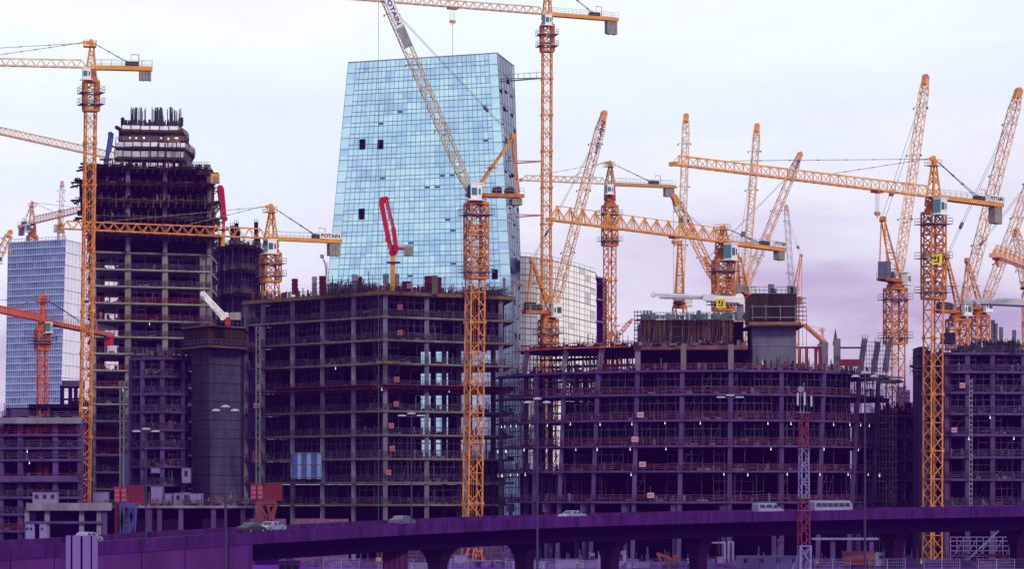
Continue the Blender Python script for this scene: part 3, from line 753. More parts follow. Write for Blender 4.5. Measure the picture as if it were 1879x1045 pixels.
wall_run(T, 'core_wall', [pxy(160, 690), pxy(388, 696), pxy(392, 712)], zs[0]+.3, ztop-.6, .3, BLACKP)
# the crown: three ring platforms round the climbing core
def ring(y0, y1, l_, r_, r2, D0=686, bulge=0, m_=SCRW, dark=DARK):
    poly = [pxy(l_, D0), pxy(r_, D0+2), pxy(r2, D0+17), pxy(r2-4, D0+26), pxy(l_+4, D0+26)]
    z1, z0 = PZ(y0, D0), PZ(y1, D0); pm = MB(); fm = []; bm = MB()
    for (x0, yy0), (x1, yy1) in zip(poly[:3], poly[1:3]+[poly[2]]):
        t = Vector((x1-x0, yy1-yy0, 0)); L = t.length
        if L < .1: continue
        n = max(1, int(L/1.75)); t.normalize(); nr_ = Vector((t.y, -t.x, 0))
        for i in range(n):
            c = Vector((x0, yy0, 0))+t*(L*(i+.5)/n)
            pm.obox(c+UP*((z0+z1)/2+random.uniform(-.05, .05)), t*(L/n/2-.07), nr_*.05, UP*((z1-z0)/2))
            q = Vector((x0, yy0, 0))+t*(L*i/n)+nr_*.16
            f_b = MB(); f_b.bar(q+UP*(z0-.9), q+UP*(z1+.35), .07); fm.append(f_b)
    bm.prism(poly, z0-.55, z0-.1); 
    return pm, fm, bm, poly, z0, z1
core = [pxy(228, 693), pxy(328, 694), pxy(340, 706), pxy(232, 712)]
mb = MB(); mb.prism(core, ztop-.4, PZ(236, 693)); T.part('core', mb, CONCD)
mb = MB()
for x0, x1, dd in ((228, 329, 691.6),):
    n = 46
    for i in range(n):
        px = x0+(x1-x0)*(i+.5)/n; mb.box(PX(px, dd)-.10, PX(px, dd)+.10, dd-.1, dd+.2, PZ(262, dd), PZ(236, dd)-random.uniform(0, .1))
mb.box(PX(226, 692.2), PX(330, 692.2), 692, 692.6, PZ(264, 692), PZ(236, 692))
fw = T.part('wall_formwork', mb, mat('formwork_rust_brown', (.50, .23, .09), .8, 0, .7, .6, streak=True))
mb = MB(); n = 8
for i in range(n): 
    q0 = Vector((PX(330, 692), 692, 0)).lerp(Vector((PX(345, 706), 706, 0)), i/n); mb.obox(q0+UP*(PZ(249, 695)), Vector((.3, .8, 0)), Vector((.05, 0, 0)), UP*1.5)
T.part('wall_formwork', mb, RUST)
for y0, y1, l_, r_, r2, mm in ((230, 236.5, 223, 327, 345, SCRW), (260.5, 268, 212, 340, 358, SCRW), (276.5, 287, 210, 337, 352, mat('screen_dull', (.42, .44, .46), .8, 0, .3, .6)), (298, 307, 211, 335, 349, SCRW)):
    pm, fm, bm, poly, z0, z1 = ring(y0, y1, l_, r_, r2, m_=mm)
    rg = T.part('ring_platform', bm, DARK); T.part('screen_panel', pm, mm, rg); [T.part('bracket', f_b, RUST if mm == SCRW else DARK, rg) for f_b in fm]
mb = MB()
for k in range(9):
    px = 222+k*13.6; D = 687; mb.bar(P(px, 308, D), P(px, 262 if k else 268, D), .09)
mb.bar(P(327, 236, 690), P(345, 256, 700), .25); mb.bar(P(345, 256, 700), P(340, 262, 700), .2); mb.bar(P(213, 233, 688), P(224, 240, 690), .3); mb.bar(P(222, 236, 690), P(222, 262, 690), .45)
mb.bar(P(341, 262, 690), P(357, 281, 704), .22); mb.bar(P(357, 281, 704), P(349, 304, 700), .18); mb.bar(P(214, 272, 688), P(205, 268, 688), .2)
T.part('climbing_rail', mb, RUST)
for px, py in ((226, 254), (238, 253), (250, 254), (264, 253), (296, 254), (309, 255), (322, 254), (326, 254)):
    mb = MB(); c = P(px, py, 690.6); mb.cyl(c-UP*.15, c+UP*.2, .19, .16, 8); T.part('work_lamp', mb, LAMP)
mb = MB(); rr_ = random.Random(5)
for a0, a1, n in ((237, 268, 34), (278, 301, 26), (307, 333, 24)):
    for _ in range(n):
        px = rr_.uniform(a0, a1); D = rr_.uniform(690, 706); y0 = rr_.choice((197, 199, 200, 202, 208)); mb.bar(P(px, 236, D), P(px, y0+rr_.uniform(-3, 4), D), .06)
for px in (250, 289, 295, 313): mb.bar(P(px, 236, 692), P(px, 197, 692), .22)
for _ in range(160):
    px = rr_.uniform(225, 333); D = rr_.uniform(689, 706); mb.bar(P(px, 231, D), P(px+rr_.uniform(-2, 2), rr_.uniform(219, 227), D), .10)
for px in (224, 226, 331, 334): mb.obox(P(px, 224, 690), Vector((.25, 0, .1)), Vector((0, .3, 0)), UP*.9)
T.part('rebar_cage', mb, REBAR)
mb = MB()
for (l_, r_, y) in ((212, 345, 259), (205, 225, 305), (345, 385, 306)):
    for px in range(l_, r_, 5): mb.bar(P(px, y, 684), P(px, y-8, 684), .05)
    for q in (4, 8): mb.bar(P(l_, y-q, 684), P(r_, y-q, 684), .05)
T.part('guard_rail', mb, GALV)
# material hoist platform with yellow box cantilevered at the shoulder
T2 = Thing('loading_platform', 'yellow cantilevered loading platform at the shoulder of the left tower', 'loading platform', P(388, 325, 684))
mb = MB(); mb.obox(P(382, 320, 684), Vector((2.2, 0, 0)), Vector((0, 1.5, 0)), UP*.25); mb.bar(P(362, 312, 684), P(395, 322, 684), .3); T2.part('deck', mb, BROWN)
mb = MB(); mb.obox(P(395, 328, 683), Vector((.85, 0, 0)), Vector((0, .8, 0)), UP*1.0); T2.part('box', mb, AMBER)
mb = MB(); mb.obox(P(396, 329, 682.1), Vector((.45, 0, 0)), Vector((0, .05, 0)), UP*.6); T2.part('panel', mb, CW)
mb = MB()
for px in (365, 380): mb.obox(P(px, 310, 685), Vector((.7, 0, 0)), Vector((0, .7, 0)), UP*.8)
T2.part('crate', mb, STEEL)

# ------------------------------------------------------------------ dark round building behind
arc = [(388, 760), (400, 752), (425, 746), (450, 745), (475, 752), (486, 762)]
T, zs = frame_tower('round_building', 'dark round concrete building behind the left tower', 'building under construction', arc, [pxy(486, 790), pxy(388, 790)], [452, 497, 541, 585, 640], 750,
    slab_t=.8, colpx=[392, 410, 438, 470, 483], colw=1.0, slabm=CONCD, colm=CONCD, rail=TIMB, railp=.8, netp=.1, litn=40, shore=(1, 2, 3))
mb = MB(); mb.prism([pxy(398, 758), pxy(478, 758), pxy(478, 775), pxy(398, 775)], 0, zs[0]); T.part('core', mb, CONCVD)
mb = MB()
for px, y in ((426, 415), (434, 410), (437, 424), (470, 408), (474, 438), (404, 436)):
    D = 756; mb.bar(P(px, 452, D), P(px, y, D), .45)
    for s in (-.4, 0, .4): mb.bar(P(px, y, D)+Vector((s, 0, 0)), P(px, y-6, D)+Vector((s, 0, 0)), .05)
T.part('starter_column', mb, CONCD)

# ------------------------------------------------------------------ annex and concrete shaft
arc = [(236, 640), (262, 636), (300, 634), (345, 640), (352, 655)]
T, zs = frame_tower('annex_frame', 'dark scaffolded annex with low slabs between the left tower and the concrete shaft', 'building under construction', arc, [pxy(352, 668), pxy(236, 668)], [657, 690, 722, 755, 788, 821, 855, 889], 638,
    slab_t=.5, colpx=[240, 262, 298, 336], colw=.8, slabm=CONCV, colm=CONCV, rail=PROPS, railp=.9, netp=.15, litn=60, shore=(1, 2, 3, 4, 5), lamprows=())
mb = MB(); mb.prism([pxy(244, 655), pxy(345, 655), pxy(345, 665), pxy(244, 665)], 0, zs[0]-.2); T.part('core', mb, CONCVD)
T = Thing('concrete_shaft', 'tall bare concrete lift shaft with brown formwork collar', 'lift shaft', (PX(395, 640), 645, 0))
sh = [pxy(351, 640), pxy(385, 631), pxy(441, 639), pxy(446, 652), pxy(352, 656)]
mb = MB(); mb.prism(sh, 0, PZ(600, 632)); T.part('shaft_wall', mb, mat('shaft_concrete', (.055, .048, .090), .9, 0, .5, .3, .1, streak=True))
mb = MB()
for y in range(652, 935, 17): 
    z = PZ(y, 631)
    for (p0, p1) in zip(sh[:3], sh[1:3]+[sh[3]]): mb.bar((p0[0], p0[1]-.02, z), (p1[0], p1[1]-.02, z), .05 if y % 2 else .025)
T.part('pour_joint', mb, CONCD)
fc = [pxy(339, 638), pxy(384, 627), pxy(446, 636), pxy(451, 655), pxy(342, 658)]
mb = MB(); mb.prism(fc, PZ(634, 628), PZ(598, 628))
for (p0, p1) in zip(fc[:3], fc[1:4]):
    p0 = Vector(p0+(0,)); p1 = Vector(p1+(0,)); n = int((p1-p0).length/.32)
    t = (p1-p0).normalized(); nr_ = Vector((t.y, -t.x, 0))
    for i in range(n): q = p0.lerp(p1, i/n)+nr_*.1; mb.bar(q+UP*PZ(633, 628), q+UP*(PZ(598, 628)+random.uniform(-.1, .15)), .08)
T.part('formwork_collar', mb, BROWN)
for y in (635, 597):
    mb = MB(); big = [(x+(x-PX(395, 640))*.10, yv+(yv-645)*.10) for x, yv in fc]; mb.prism(big, PZ(y, 628)-.3, PZ(y, 628)-.05)
    pf = T.part('work_platform', mb, TIMB)
    mb = MB()
    for (p0, p1) in zip(big[:3], big[1:4]):
        p0 = Vector(p0+(0,)); p1 = Vector(p1+(0,)); n = max(2, int((p1-p0).length/1.2))
        for i in range(n): q = p0.lerp(p1, i/n); mb.bar(q+UP*PZ(y, 628), q+UP*(PZ(y, 628)+1.2), .05)
        for zz in (.6, 1.2): mb.bar(p0+UP*(PZ(y, 628)+zz), p1+UP*(PZ(y, 628)+zz), .045)
    T.part('guard_rail', mb, PROPS, pf)

# ------------------------------------------------------------------ centre block
Cc, Lc_, Rc_ = (703, 620), (447, 653), (944, 638)
ysC = [537, 579.5, 622, 665, 709, 753, 797, 841, 885, 926]
T, zsC = frame_tower('concrete_frame_block', 'open ten storey concrete frame block with its corner facing the viewer', 'building under construction', [Lc_, Cc, Rc_],
    [(-2, 662), (-29, 675)], ysC, 620, slab_t=.40, colpx=[452, 483, 537, 592, 649, 707, 783, 856, 919], colw=.85, slabm=CONCW, colm=CONC,
    rail=PROPS, railp=.7, netp=.15, litn=40, shore=(1, 2, 7, 8), roof_rail=False, lamprows=(3, 4), lampsp=12)
for i, z in enumerate(zsC[:-1]):
    zz = zsC[i+1]
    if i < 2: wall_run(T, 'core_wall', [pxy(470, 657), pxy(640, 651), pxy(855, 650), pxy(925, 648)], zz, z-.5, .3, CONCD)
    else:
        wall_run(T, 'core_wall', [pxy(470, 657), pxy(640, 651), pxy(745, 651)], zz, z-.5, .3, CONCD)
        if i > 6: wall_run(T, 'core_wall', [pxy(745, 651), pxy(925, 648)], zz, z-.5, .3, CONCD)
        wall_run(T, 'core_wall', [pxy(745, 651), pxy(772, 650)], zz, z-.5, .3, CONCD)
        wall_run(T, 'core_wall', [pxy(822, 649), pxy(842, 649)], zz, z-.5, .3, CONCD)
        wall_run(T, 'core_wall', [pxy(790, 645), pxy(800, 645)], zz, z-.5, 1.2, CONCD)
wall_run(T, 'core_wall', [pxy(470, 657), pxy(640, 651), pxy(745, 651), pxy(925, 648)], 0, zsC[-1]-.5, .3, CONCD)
for px, D in ((815, 648), (862, 650), (905, 646), (842, 640)):
    mb = MB(); mb.bar((PX(px, D), D, 0), (PX(px, D), D, zsC[0]-.3), .5); T.part('column', mb, CONCW)
mb = MB()   # timber edge of the roof slab
for (a_, da), (b_, db) in zip([Lc_, Cc], [Cc, Rc_]):
    mb.bar(P(a_, 0, da)*1+Vector((0, -.4, zsC[0]-.1-PZ(0, da))), P(b_, 0, db)*1+Vector((0, -.4, zsC[0]-.1-PZ(0, db))), .34)
T.part('roof_edge_form', mb, TIMB)
mb = MB()   # maroon catch fan at the sixth floor
for c, t, n in edge_pts([(512, 644), Cc, Rc_], 1.6, 0):
    c = Vector((c.x, c.y, zsC[4])); mb.obox(c-n*1.0+UP*.1, t*.8, n*1.1-UP*.15, UP*.10); mb.bar(c-UP*1.2, c-n*2, .06)
T.part('catch_fan', mb, mat('maroon_mesh', (.16, .018, .03), .8, 0, .3, 1))
mb = MB(); mb.obox(P(712, 666, 618), Vector((2.2, 0, 0)), Vector((0, 1.3, 0)), UP*.25); T.part('loading_tray', mb, TIMB)
mb = MB()
for y in (752, 764, 788, 820, 840): pass
# level boards hung on the floors
boards = [(734, 564, 'L9', 0), (734, 611, 'L8', 0), (728, 697, 'L6', 0), (727, 742, 'L5', 0), (718, 782, 'L4', 0), (720, 824, 'L3', 0), (713, 868, 'L2', 0), (476, 671, 'L7', 1), (474, 711, 'L6', 1), (470, 745, 'L5', 1)]
for px, py, s_, q in boards:
    D = 619.2+(px-703)*.075 if px > 703 else lerpD([Lc_, Cc], px)-.6
    c = P(px, py, D); mb = MB(); mb.obox(c, Vector((.52, 0, 0)), Vector((0, .04, 0)), UP*.50)
    bd = T.part('level_board', mb, mat('board_pink', (.36, .15, .15), .6, 0, .1, 2))
    mb = MB(); put_text(mb, '104', c+Vector((-.38, -.06, -.26)), Vector((1, 0, 0)), UP, .76, .5); T.part('lettering', mb, INKR, bd)
mb = MB(); c = P(752, 525, 619); mb.obox(c, Vector((.55, 0, 0)), Vector((0, .04, 0)), UP*.45); bd = T.part('level_board', mb, BOARDW)
mb = MB(); put_text(mb, '102', c+Vector((-.4, -.06, -.22)), Vector((1, 0, 0)), UP, .8, .45); T.part('lettering', mb, INKR, bd)
# roof works of the centre block
roof_items = MB(); rebarm = MB()
T3 = Thing('roof_shuttering', 'jumble of column shutters, props and rebar on the centre block roof', 'formwork', P(700, 536, 634))
cols_r = [(541, 512, 6, RUST), (592, 507, 7, RUST), (577, 508, 5, GALV), (651, 504, 6, GALV), (708, 503, 6, GALV), (728, 503, 5, CONCW), (746, 517, 9, RUST), (786, 507, 8, RUST), (798, 506, 6, CONCW), (806, 509, 5, RUST), (661, 508, 4, RUST), (865, 524, 5, RUST), (925, 510, 3, CONC)]
for px, py, w_, m_ in cols_r:
    D = 628+random.uniform(-3, 6); z0 = zsC[0]; zt = PZ(py, D); mb = MB(); hw = w_*D/F/2*1.7
    mb.box(PX(px, D)-hw, PX(px, D)+hw, D-hw, D+hw, z0, zt)
    for k in range(4): z = z0+(zt-z0)*(k+.5)/4; mb.box(PX(px, D)-hw-.1, PX(px, D)+hw+.1, D-hw-.1, D+hw+.1, z-.08, z+.08)
    T3.part('column_shutter', mb, m_)
mb = MB()
for _ in range(620):
    px = random.choice((random.uniform(600, 700), random.uniform(605, 690), random.uniform(740, 860), random.uniform(860, 930))); D = random.uniform(625, 650)
    h = random.uniform(.6, 3.2 if px < 700 else 1.9)
    mb.bar(P(px, 0, D)*1+Vector((0, 0, zsC[0]-PZ(0, D))), Vector((PX(px, D)+random.uniform(-.5, .5), D, zsC[0]+h)), .06)
    if random.random() < .5:
        z = zsC[0]+random.uniform(.4, h); mb.bar((PX(px, D)-random.uniform(.3, 2), D, z), (PX(px, D)+random.uniform(.3, 2), D, z+random.uniform(-.3, .3)), .055)
for px in (620, 640, 655, 676, 684, 610, 755, 815): 
    D = 640; mb.bar((PX(px, D), D, zsC[0]), (PX(px, D), D, zsC[0]+random.uniform(3.5, 5.5)), .07)
T3.part('prop_thicket', mb, DARK, kind='stuff')
mb = MB(); litter(mb, [(455, 652), Cc, Rc_], zsC[0], 230, 9, 2.2); T3.part('stored_material', mb, mat('roof_litter', (.12, .05, .07), .8, 0, .9, .5), kind='stuff')
mb = MB(); railing(mb, [(452, 652), Cc, (940, 637.6)], zsC[0]); T3.part('edge_railing', mb, RUST)
mb = MB()
for i in range(3): mb.bar(P(600+i*3, 535, 636), P(596+i*2, 478+i*2, 636), .05)
mb.obox(P(591, 471, 636), Vector((.35, 0, 0)), Vector((0, .3, 0)), UP*.35); mb.bar(P(592, 474, 636), P(599, 492, 636), .1); mb.bar(P(599, 492, 636), P(597, 520, 636), .12); T3.part('flood_light_pole', mb, GALV)
# right-hand scaffold bay of the block
T3 = Thing('birdcage_scaffold', 'grey birdcage scaffold standing against the right end of the centre block', 'scaffold', (PX(950, 642), 642, 0))
mb = MB()
for px in range(928, 966, 6):
    for D in (640, 643): mb.bar((PX(px, D), D, 0), (PX(px, D), D, PZ(575+(px-928)*1.8, D)), .05)
for z in range(2, 34, 2):
    for D in (640, 643): mb.bar((PX(928, D), D, z), (PX(964 if z < 26 else 950, D), D, z), .05)
    if z % 4 == 0: mb.box(PX(928, 641), PX(955, 641), 640.2, 642.8, z, z+.08)
T3.part('scaffold_frame', mb, PROPS)
# blue and white striped tarpaulin panel on the block
T3 = Thing('striped_sheet', 'blue and white striped cladding sample hung on the centre block', 'cladding panel', P(563, 856, 636))
mb = MB(); D = 634.5; xs = [535, 546, 553, 563, 571, 582, 590]
for k in range(6): mb.box(PX(xs[k], D), PX(xs[k+1], D)-.02, D-.12-(.12 if k % 2 else 0), D+.1, PZ(880, D), PZ(832, D), k % 2)
p_ = T3.part('cladding_sheet', mb, [mat('sheet_blue', (.03, .06, .24), .5, 0, .2, .5), mat('sheet_pale', (.16, .24, .46), .5, 0, .2, .5)])
mb = MB()
for y in (833, 853, 876): mb.bar(P(534, y, D-.3), P(591, y, D-.3), .07)
T3.part('rail', mb, STEEL)

# ------------------------------------------------------------------ long curved building, right of centre
fr8 = [(908, 640), (930, 627), (965, 620), (1000, 615), (1050, 610.5), (1100, 607), (1160, 604), (1220, 601.5), (1290, 600), (1370, 600), (1450, 602), (1510, 606), (1560, 612), (1600, 620), (1632, 632)]
ys8 = [679, 722.5, 770, 817.5, 864, 921]
bk8 = [pxy(1630, 648), pxy(1560, 655), pxy(1300, 658), pxy(1110, 655), pxy(1080, 640), pxy(960, 634)]
T, zs8 = frame_tower('curved_frame_building', 'long curved concrete frame building with open floors right of the centre block', 'building under construction', fr8, bk8, ys8, 600,
    slab_t=.4, colpx=[(985, 978), (1036, 1022), (1098, 1083), (1170, 1160), (1252, 1245), (1341, 1337), (1434, 1434), (1512, 1500), (1577, 1556), (1612, 1596)], colw=.8, slabm=CONCV, colm=CONCV, rail=PINK, railp=.9, netp=.25, litn=60,
    shore=(1, 2, 3), lamprows=(2, 3, 4), lampsp=3.4)
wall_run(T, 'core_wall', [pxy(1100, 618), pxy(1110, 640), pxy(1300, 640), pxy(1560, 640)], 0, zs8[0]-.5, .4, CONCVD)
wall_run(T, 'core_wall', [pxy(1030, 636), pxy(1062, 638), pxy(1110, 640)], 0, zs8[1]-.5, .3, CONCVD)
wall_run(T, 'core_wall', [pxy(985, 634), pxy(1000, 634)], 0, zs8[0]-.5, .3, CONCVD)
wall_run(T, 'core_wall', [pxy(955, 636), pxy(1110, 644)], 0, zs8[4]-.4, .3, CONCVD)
for px, D in ((965, 628), (1010, 628), (1058, 630), (990, 632), (1075, 632)):
    mb = MB(); mb.bar((PX(px, D), D, 0), (PX(px, D), D, zs8[0]-.3), .5); T.part('column', mb, CONCV)
mb = MB(); shoring(mb, [(960, 622), (1095, 609)], zs8[1], zs8[0]-zs8[1]-.55, depth=8, sp=1.0, p=1, r=.07, row=2); T.part('shoring', mb, RUST, kind='stuff')
# stub columns under the lowest slab with flared heads
for px in (937, 1003, 1072, 1148, 1238, 1328, 1420, 1500, 1575):
    D = lerpD(fr8, px)+1.5; mb = MB(); zt = zs8[-1]-.5; x = PX(px, D)
    mb.box(x-.75, x+.75, D-.75, D+.75, zt-1.6, zt); mb.box(x-.4, x+.4, D-.4, D+.4, 0, zt-1.6); T.part('pile_cap_column', mb, CONCV)
# upper, partly built storey
zU = PZ(636, 606)
fU8 = [(955, 628), (985, 620), (1050, 613), (1100, 610), (1165, 606)]
mb = MB(); mb.prism([pxy(a_, d_) for a_, d_ in fU8]+[pxy(1165, 640), pxy(1000, 636)], zU-.6, zU-.1); T.part('upper_slab', mb, CONCVD)
mb = MB(); railing(mb, fU8, zU, 1.0); litter(mb, fU8, zU, 60, 5, 1.0); T.part('upper_edge_boards', mb, RUST)
mb = MB()
for c, t, n in edge_pts(fU8, 1.5, 0): mb.obox(Vector((c.x, c.y, zU-.1))-n*.6, t*.76, n*.8, UP*.09)
T.part('upper_catch_fan', mb, REDOR)
mb = MB(); shoring(mb, [(960, 626), (1100, 611), (1165, 607)], zs8[0], zU-zs8[0]-.6, depth=10, sp=1.0, p=1, r=.07, row=2); T.part('shoring', mb, RUST, kind='stuff')
for a_, b_ in ((1106, 1098), (1170, 1170), (1254, 1254), (1341, 1341), (968, 962), (1040, 1032)):
    mb = MB(); D = lerpD(fr8, b_)+2.4; mb.bar((PX(b_, D), D, zs8[0]), (PX(a_, D), D, zU+.2), .5); T.part('column', mb, CONCW if a_ == 1254 else CONC)
zV = PZ(632, 606)
mb = MB(); mb.prism([pxy(1163, 605), pxy(1372, 604), pxy(1372, 640), pxy(1163, 640)], zV-1.1, zV-.3); T.part('transfer_slab', mb, mat('rusty_edge', (.17, .07, .06), .9, 0, .4, .5))
mb = MB(); litter(mb, [(1165, 604), (1370, 604)], zV-.3, 60, 3, 1); T.part('stored_material', mb, FLECK, kind='stuff')
wall_run(T, 'inner_wall', [pxy(1168, 622), pxy(1372, 622)], zs8[0], zV-1.1, .4, mat('wall_slate', (.045, .04, .065), .9, 0, .3, .4))
# formwork box
mb = MB(); D = 608; z0, z1 = zV-.2, PZ(588, D); mb.box(PX(1178, D), PX(1345, D), D, D+22, z0, z1)
n = 96
for i in range(n):
    px = 1175+(1347-1175)*i/n; mb.bar(P(px, 0, D-.25)*1+Vector((0, 0, z0-PZ(0, D-.25))), Vector((PX(px, D-.25), D-.25, z1+random.uniform(-.2, .25))), .09, mi=random.choice((0, 0, 1, 2)))
fb = T.part('wall_formwork', mb, [mat('formwork_dark', (.030, .016, .010), .8, 0, .6, .5), mat('formwork_ochre', (.16, .09, .022), .8, 0, .4, .5, streak=True), mat('formwork_red_brown', (.12, .04, .02), .8, 0, .4, .5)])
mb = MB()
for y in (600, 618): mb.bar(P(1174, y, D-.4), P(1348, y, D-.4), .06)
for px in (1198, 1229, 1262, 1293, 1314, 1325): mb.bar(P(px, 631, D-2.5), P(px+3, 600, D-.6), .08); mb.bar(P(px-3, 631, D-1), P(px+3, 615, D-.6), .07)
T.part('waling', mb, PROPS, fb)
mb = MB(); mb.box(PX(1346, D), PX(1366, D), D+2, D+18, z0, PZ(590, D)); T.part('end_shutter', mb, BLACKP)
mb = MB()
for c in range(1170, 1375, 6): mb.bar(P(c, 588, D-1), P(c, 573, D-1), .045)
for y in (574, 580, 587): mb.bar(P(1168, y, D-1), P(1374, y, D-1), .045)
for px in range(1180, 1370, 9): mb.obox(P(px, 582, D+1+random.random()*4), Vector((random.uniform(.2, .7), 0, 0)), Vector((0, .3, 0)), UP*random.uniform(.3, .7))
for px in (1182, 1188, 1194, 1281, 1284): mb.obox(P(px, 581, D+1), Vector((.22, 0, 0)), Vector((0, .3, 0)), UP*1.1)
T.part('top_guard_rail', mb, mat('props_teal_grey', (.15, .19, .20), .6, .3, .4, 1), fb)
mb = MB()
for px in (1164, 1170, 1176):
    mb.bar(P(px, 640, 606), P(px, 570, 606), .05)
for y in range(572, 640, 7): mb.bar(P(1163, y, 606), P(1178, y, 606), .05); mb.bar(P(1163, y+2, 604.6), P(1178, y+2, 604.6), .05)
for y in (590, 606, 622): mb.box(PX(1163, 606), PX(1177, 606), 604.8, 606.4, PZ(y, 606), PZ(y, 606)+.12)
T.part('edge_scaffold', mb, PROPS)
mb = MB(); mb.box(PX(1364, 612), PX(1378, 612), 612, 616, zs8[0], PZ(585, 612)); T.part('orange_hoist_tower', mb, DEEPOR) if False else None
# concrete core with its own formwork head
mb = MB(); D = 606; mb.box(PX(1381, D), PX(1461, D), D, D+14, zs8[0], PZ(596, D)); cw_ = T.part('concrete_core', mb, mat('core_concrete', (.13, .13, .18), .9, 0, .28, .3, .1, streak=True))
mb = MB(); mb.bar(P(1380, 634, D-.05), P(1462, 634, D-.05), .07); mb.bar(P(1380, 612, D-.05), P(1462, 612, D-.05), .04); T.part('pour_joint', mb, CABIN, cw_)
mb = MB(); D = 604.5; mb.box(PX(1379, D), PX(1462, D), D, D+17, PZ(589, D), PZ(539, D))
for i in range(38): px = 1380+i*2.2; mb.bar(P(px, 588, D-.2), P(px, 539+random.uniform(-.5, 1.5), D-.2), .07)
hd = T.part('core_formwork', mb, mat('formwork_dark_brown', (.055, .032, .020), .8, 0, .7, .5, streak=True))
mb = MB()
for y in (563, 583): mb.bar(P(1378, y, D-.5), P(1463, y, D-.5), .09)
for px in (1405, 1432, 1459, 1381): mb.bar(P(px, 589, D-.6), P(px, 560, D-.6), .08)
T.part('waling', mb, STEEL, hd)
mb = MB(); D = 603; mb.box(PX(1374, D), PX(1477, D), D, D+20, PZ(599, D), PZ(595.5, D)); mb.box(PX(1374, D), PX(1470, D), D-.3, D, PZ(597, D), PZ(591, D)); T.part('work_platform', mb, mat('platform_tan', (.22, .11, .06), .8, 0, .4, .6))
mb = MB()
for px in range(1378, 1470, 8): mb.bar(P(px, 540, 604), P(px, 527, 604), .045)
for y in (527, 533, 539): mb.bar(P(1378, y, 604), P(1466, y, 604), .045)
for px, y in ((1415, 527), (1450, 530), (1419, 535), (1456, 533)): mb.obox(P(px, y+3, 606), Vector((.55, 0, 0)), Vector((0, .5, 0)), UP*.8)
T.part('top_guard_rail', mb, STEEL, hd)
mb = MB()
for px in (1466, 1473, 1480):
    mb.bar(P(px, 676, 607), P(px, 545+(px-1466)*1.5, 607), .10 if px == 1466 else .05)
for y in range(548, 600, 8): mb.bar(P(1462, y, 606), P(1480, y, 606), .08); mb.box(PX(1463, 606), PX(1477, 606), 605.4, 607, PZ(y, 606)-.05, PZ(y, 606)+.08)
T.part('access_stair', mb, DEEPOR)
# right-hand roof: leaning columns, red beams, scaffold
for a_, b_, y in ((1587, 1578, 622), (1611, 1603, 628), (1631, 1624, 632)):
    mb = MB(); D = 612; mb.bar(Vector((PX(b_, D), D, zs8[0])), P(a_, y, D), .5); lc = T.part('leaning_column', mb, CONC)
    mb = MB()
    for s in (-.5, 0, .5): mb.bar(P(a_, y, D)+Vector((s, 0, 0)), P(a_+1, y-7, D)+Vector((s, 0, 0)), .05)
    T.part('rebar_cage', mb, REBAR, lc)
mb = MB()
for px in range(1580, 1640, 5):
    for D in (610, 613): mb.bar((PX(px, D), D, zs8[0]), P(px, 625+(px % 3)*3, D), .04)
for y in range(628, 680, 8): mb.bar(P(1580, y, 610), P(1642, y, 610), .045)
T.part('roof_scaffold', mb, PROPS)
mb = MB(); mb.box(PX(1462, 610), PX(1505, 610), 610, 611, PZ(640, 610), PZ(636.5, 610)); mb.box(PX(1542, 610), PX(1582, 610), 610, 611, PZ(640, 610), PZ(637, 610))
for px in (1467, 1480, 1497, 1505): mb.bar(P(px, 678, 610), P(px, 637, 610), .28)
mb.box(PX(1540, 608), PX(1580, 608), 608, 608.4, PZ(672, 608), PZ(660, 608))
T.part('red_falsework', mb, RED if False else mat('falsework_crimson', (.15, .012, .03), .7, 0, .4, 1))
for px, y in ((1513, 628), (1536, 622)):
    mb = MB(); D = 614; mb.bar((PX(px, D), D, zs8[0]), P(px, y, D), .6); T.part('column', mb, CONC)
mb = MB(); c = P(1533, 604, 614); mb.bar(P(1533, 634, 614), c, .5, .04); T.part('pointed_shutter', mb, TIMB)
mb = MB(); litter(mb, [(1380, 601), (1450, 602), (1600, 622)], zs8[0], 160, 9, 2); T.part('stored_material', mb, FLECK, kind='stuff')
mb = MB()
for c, t, n in edge_pts([(1570, 612), (1600, 619), (1640, 634)], 2, 0):
    for k in (0, 1, 2): 
        z = zs8[0]-random.uniform(.3, 1.6); mb.obox(Vector((c.x, c.y, z))-n*1.2, t*random.uniform(.5, 1.2), n*random.uniform(.6, 1.4), UP*.08)
T.part('edge_platform', mb, GALV)
mb = MB()   # tall side scaffold filling the right end
for px in range(1590, 1650, 6):
    for D in (626, 630): mb.bar((PX(px, D), D, 0), (PX(px, D), D, PZ(690+max(0, px-1630)*3, D)), .05)
for y in range(692, 1000, 12): mb.bar(P(1590, y, 626), P(1648, y, 626), .05); mb.bar(P(1590, y, 630), P(1648-(y % 5)*4, y, 630), .05)
T.part('side_scaffold', mb, mat('scaffold_pink_grey', (.33, .20, .30), .7, 0, .4, 1))
for px, py, D in ((1175, 762, 601), (1165, 807, 602), (1179, 853, 602), (1194, 910, 602)):
    c = P(px, py, D); mb = MB(); mb.obox(c, Vector((.62, 0, 0)), Vector((0, .04, 0)), UP*.48); bd = T.part('level_board', mb, BOARDW)
    mb = MB(); put_text(mb, '107' if py < 900 else '105', c+Vector((-.45, -.06, -.24)), Vector((1, 0, 0)), UP, .9, .48); T.part('lettering', mb, INKR, bd)

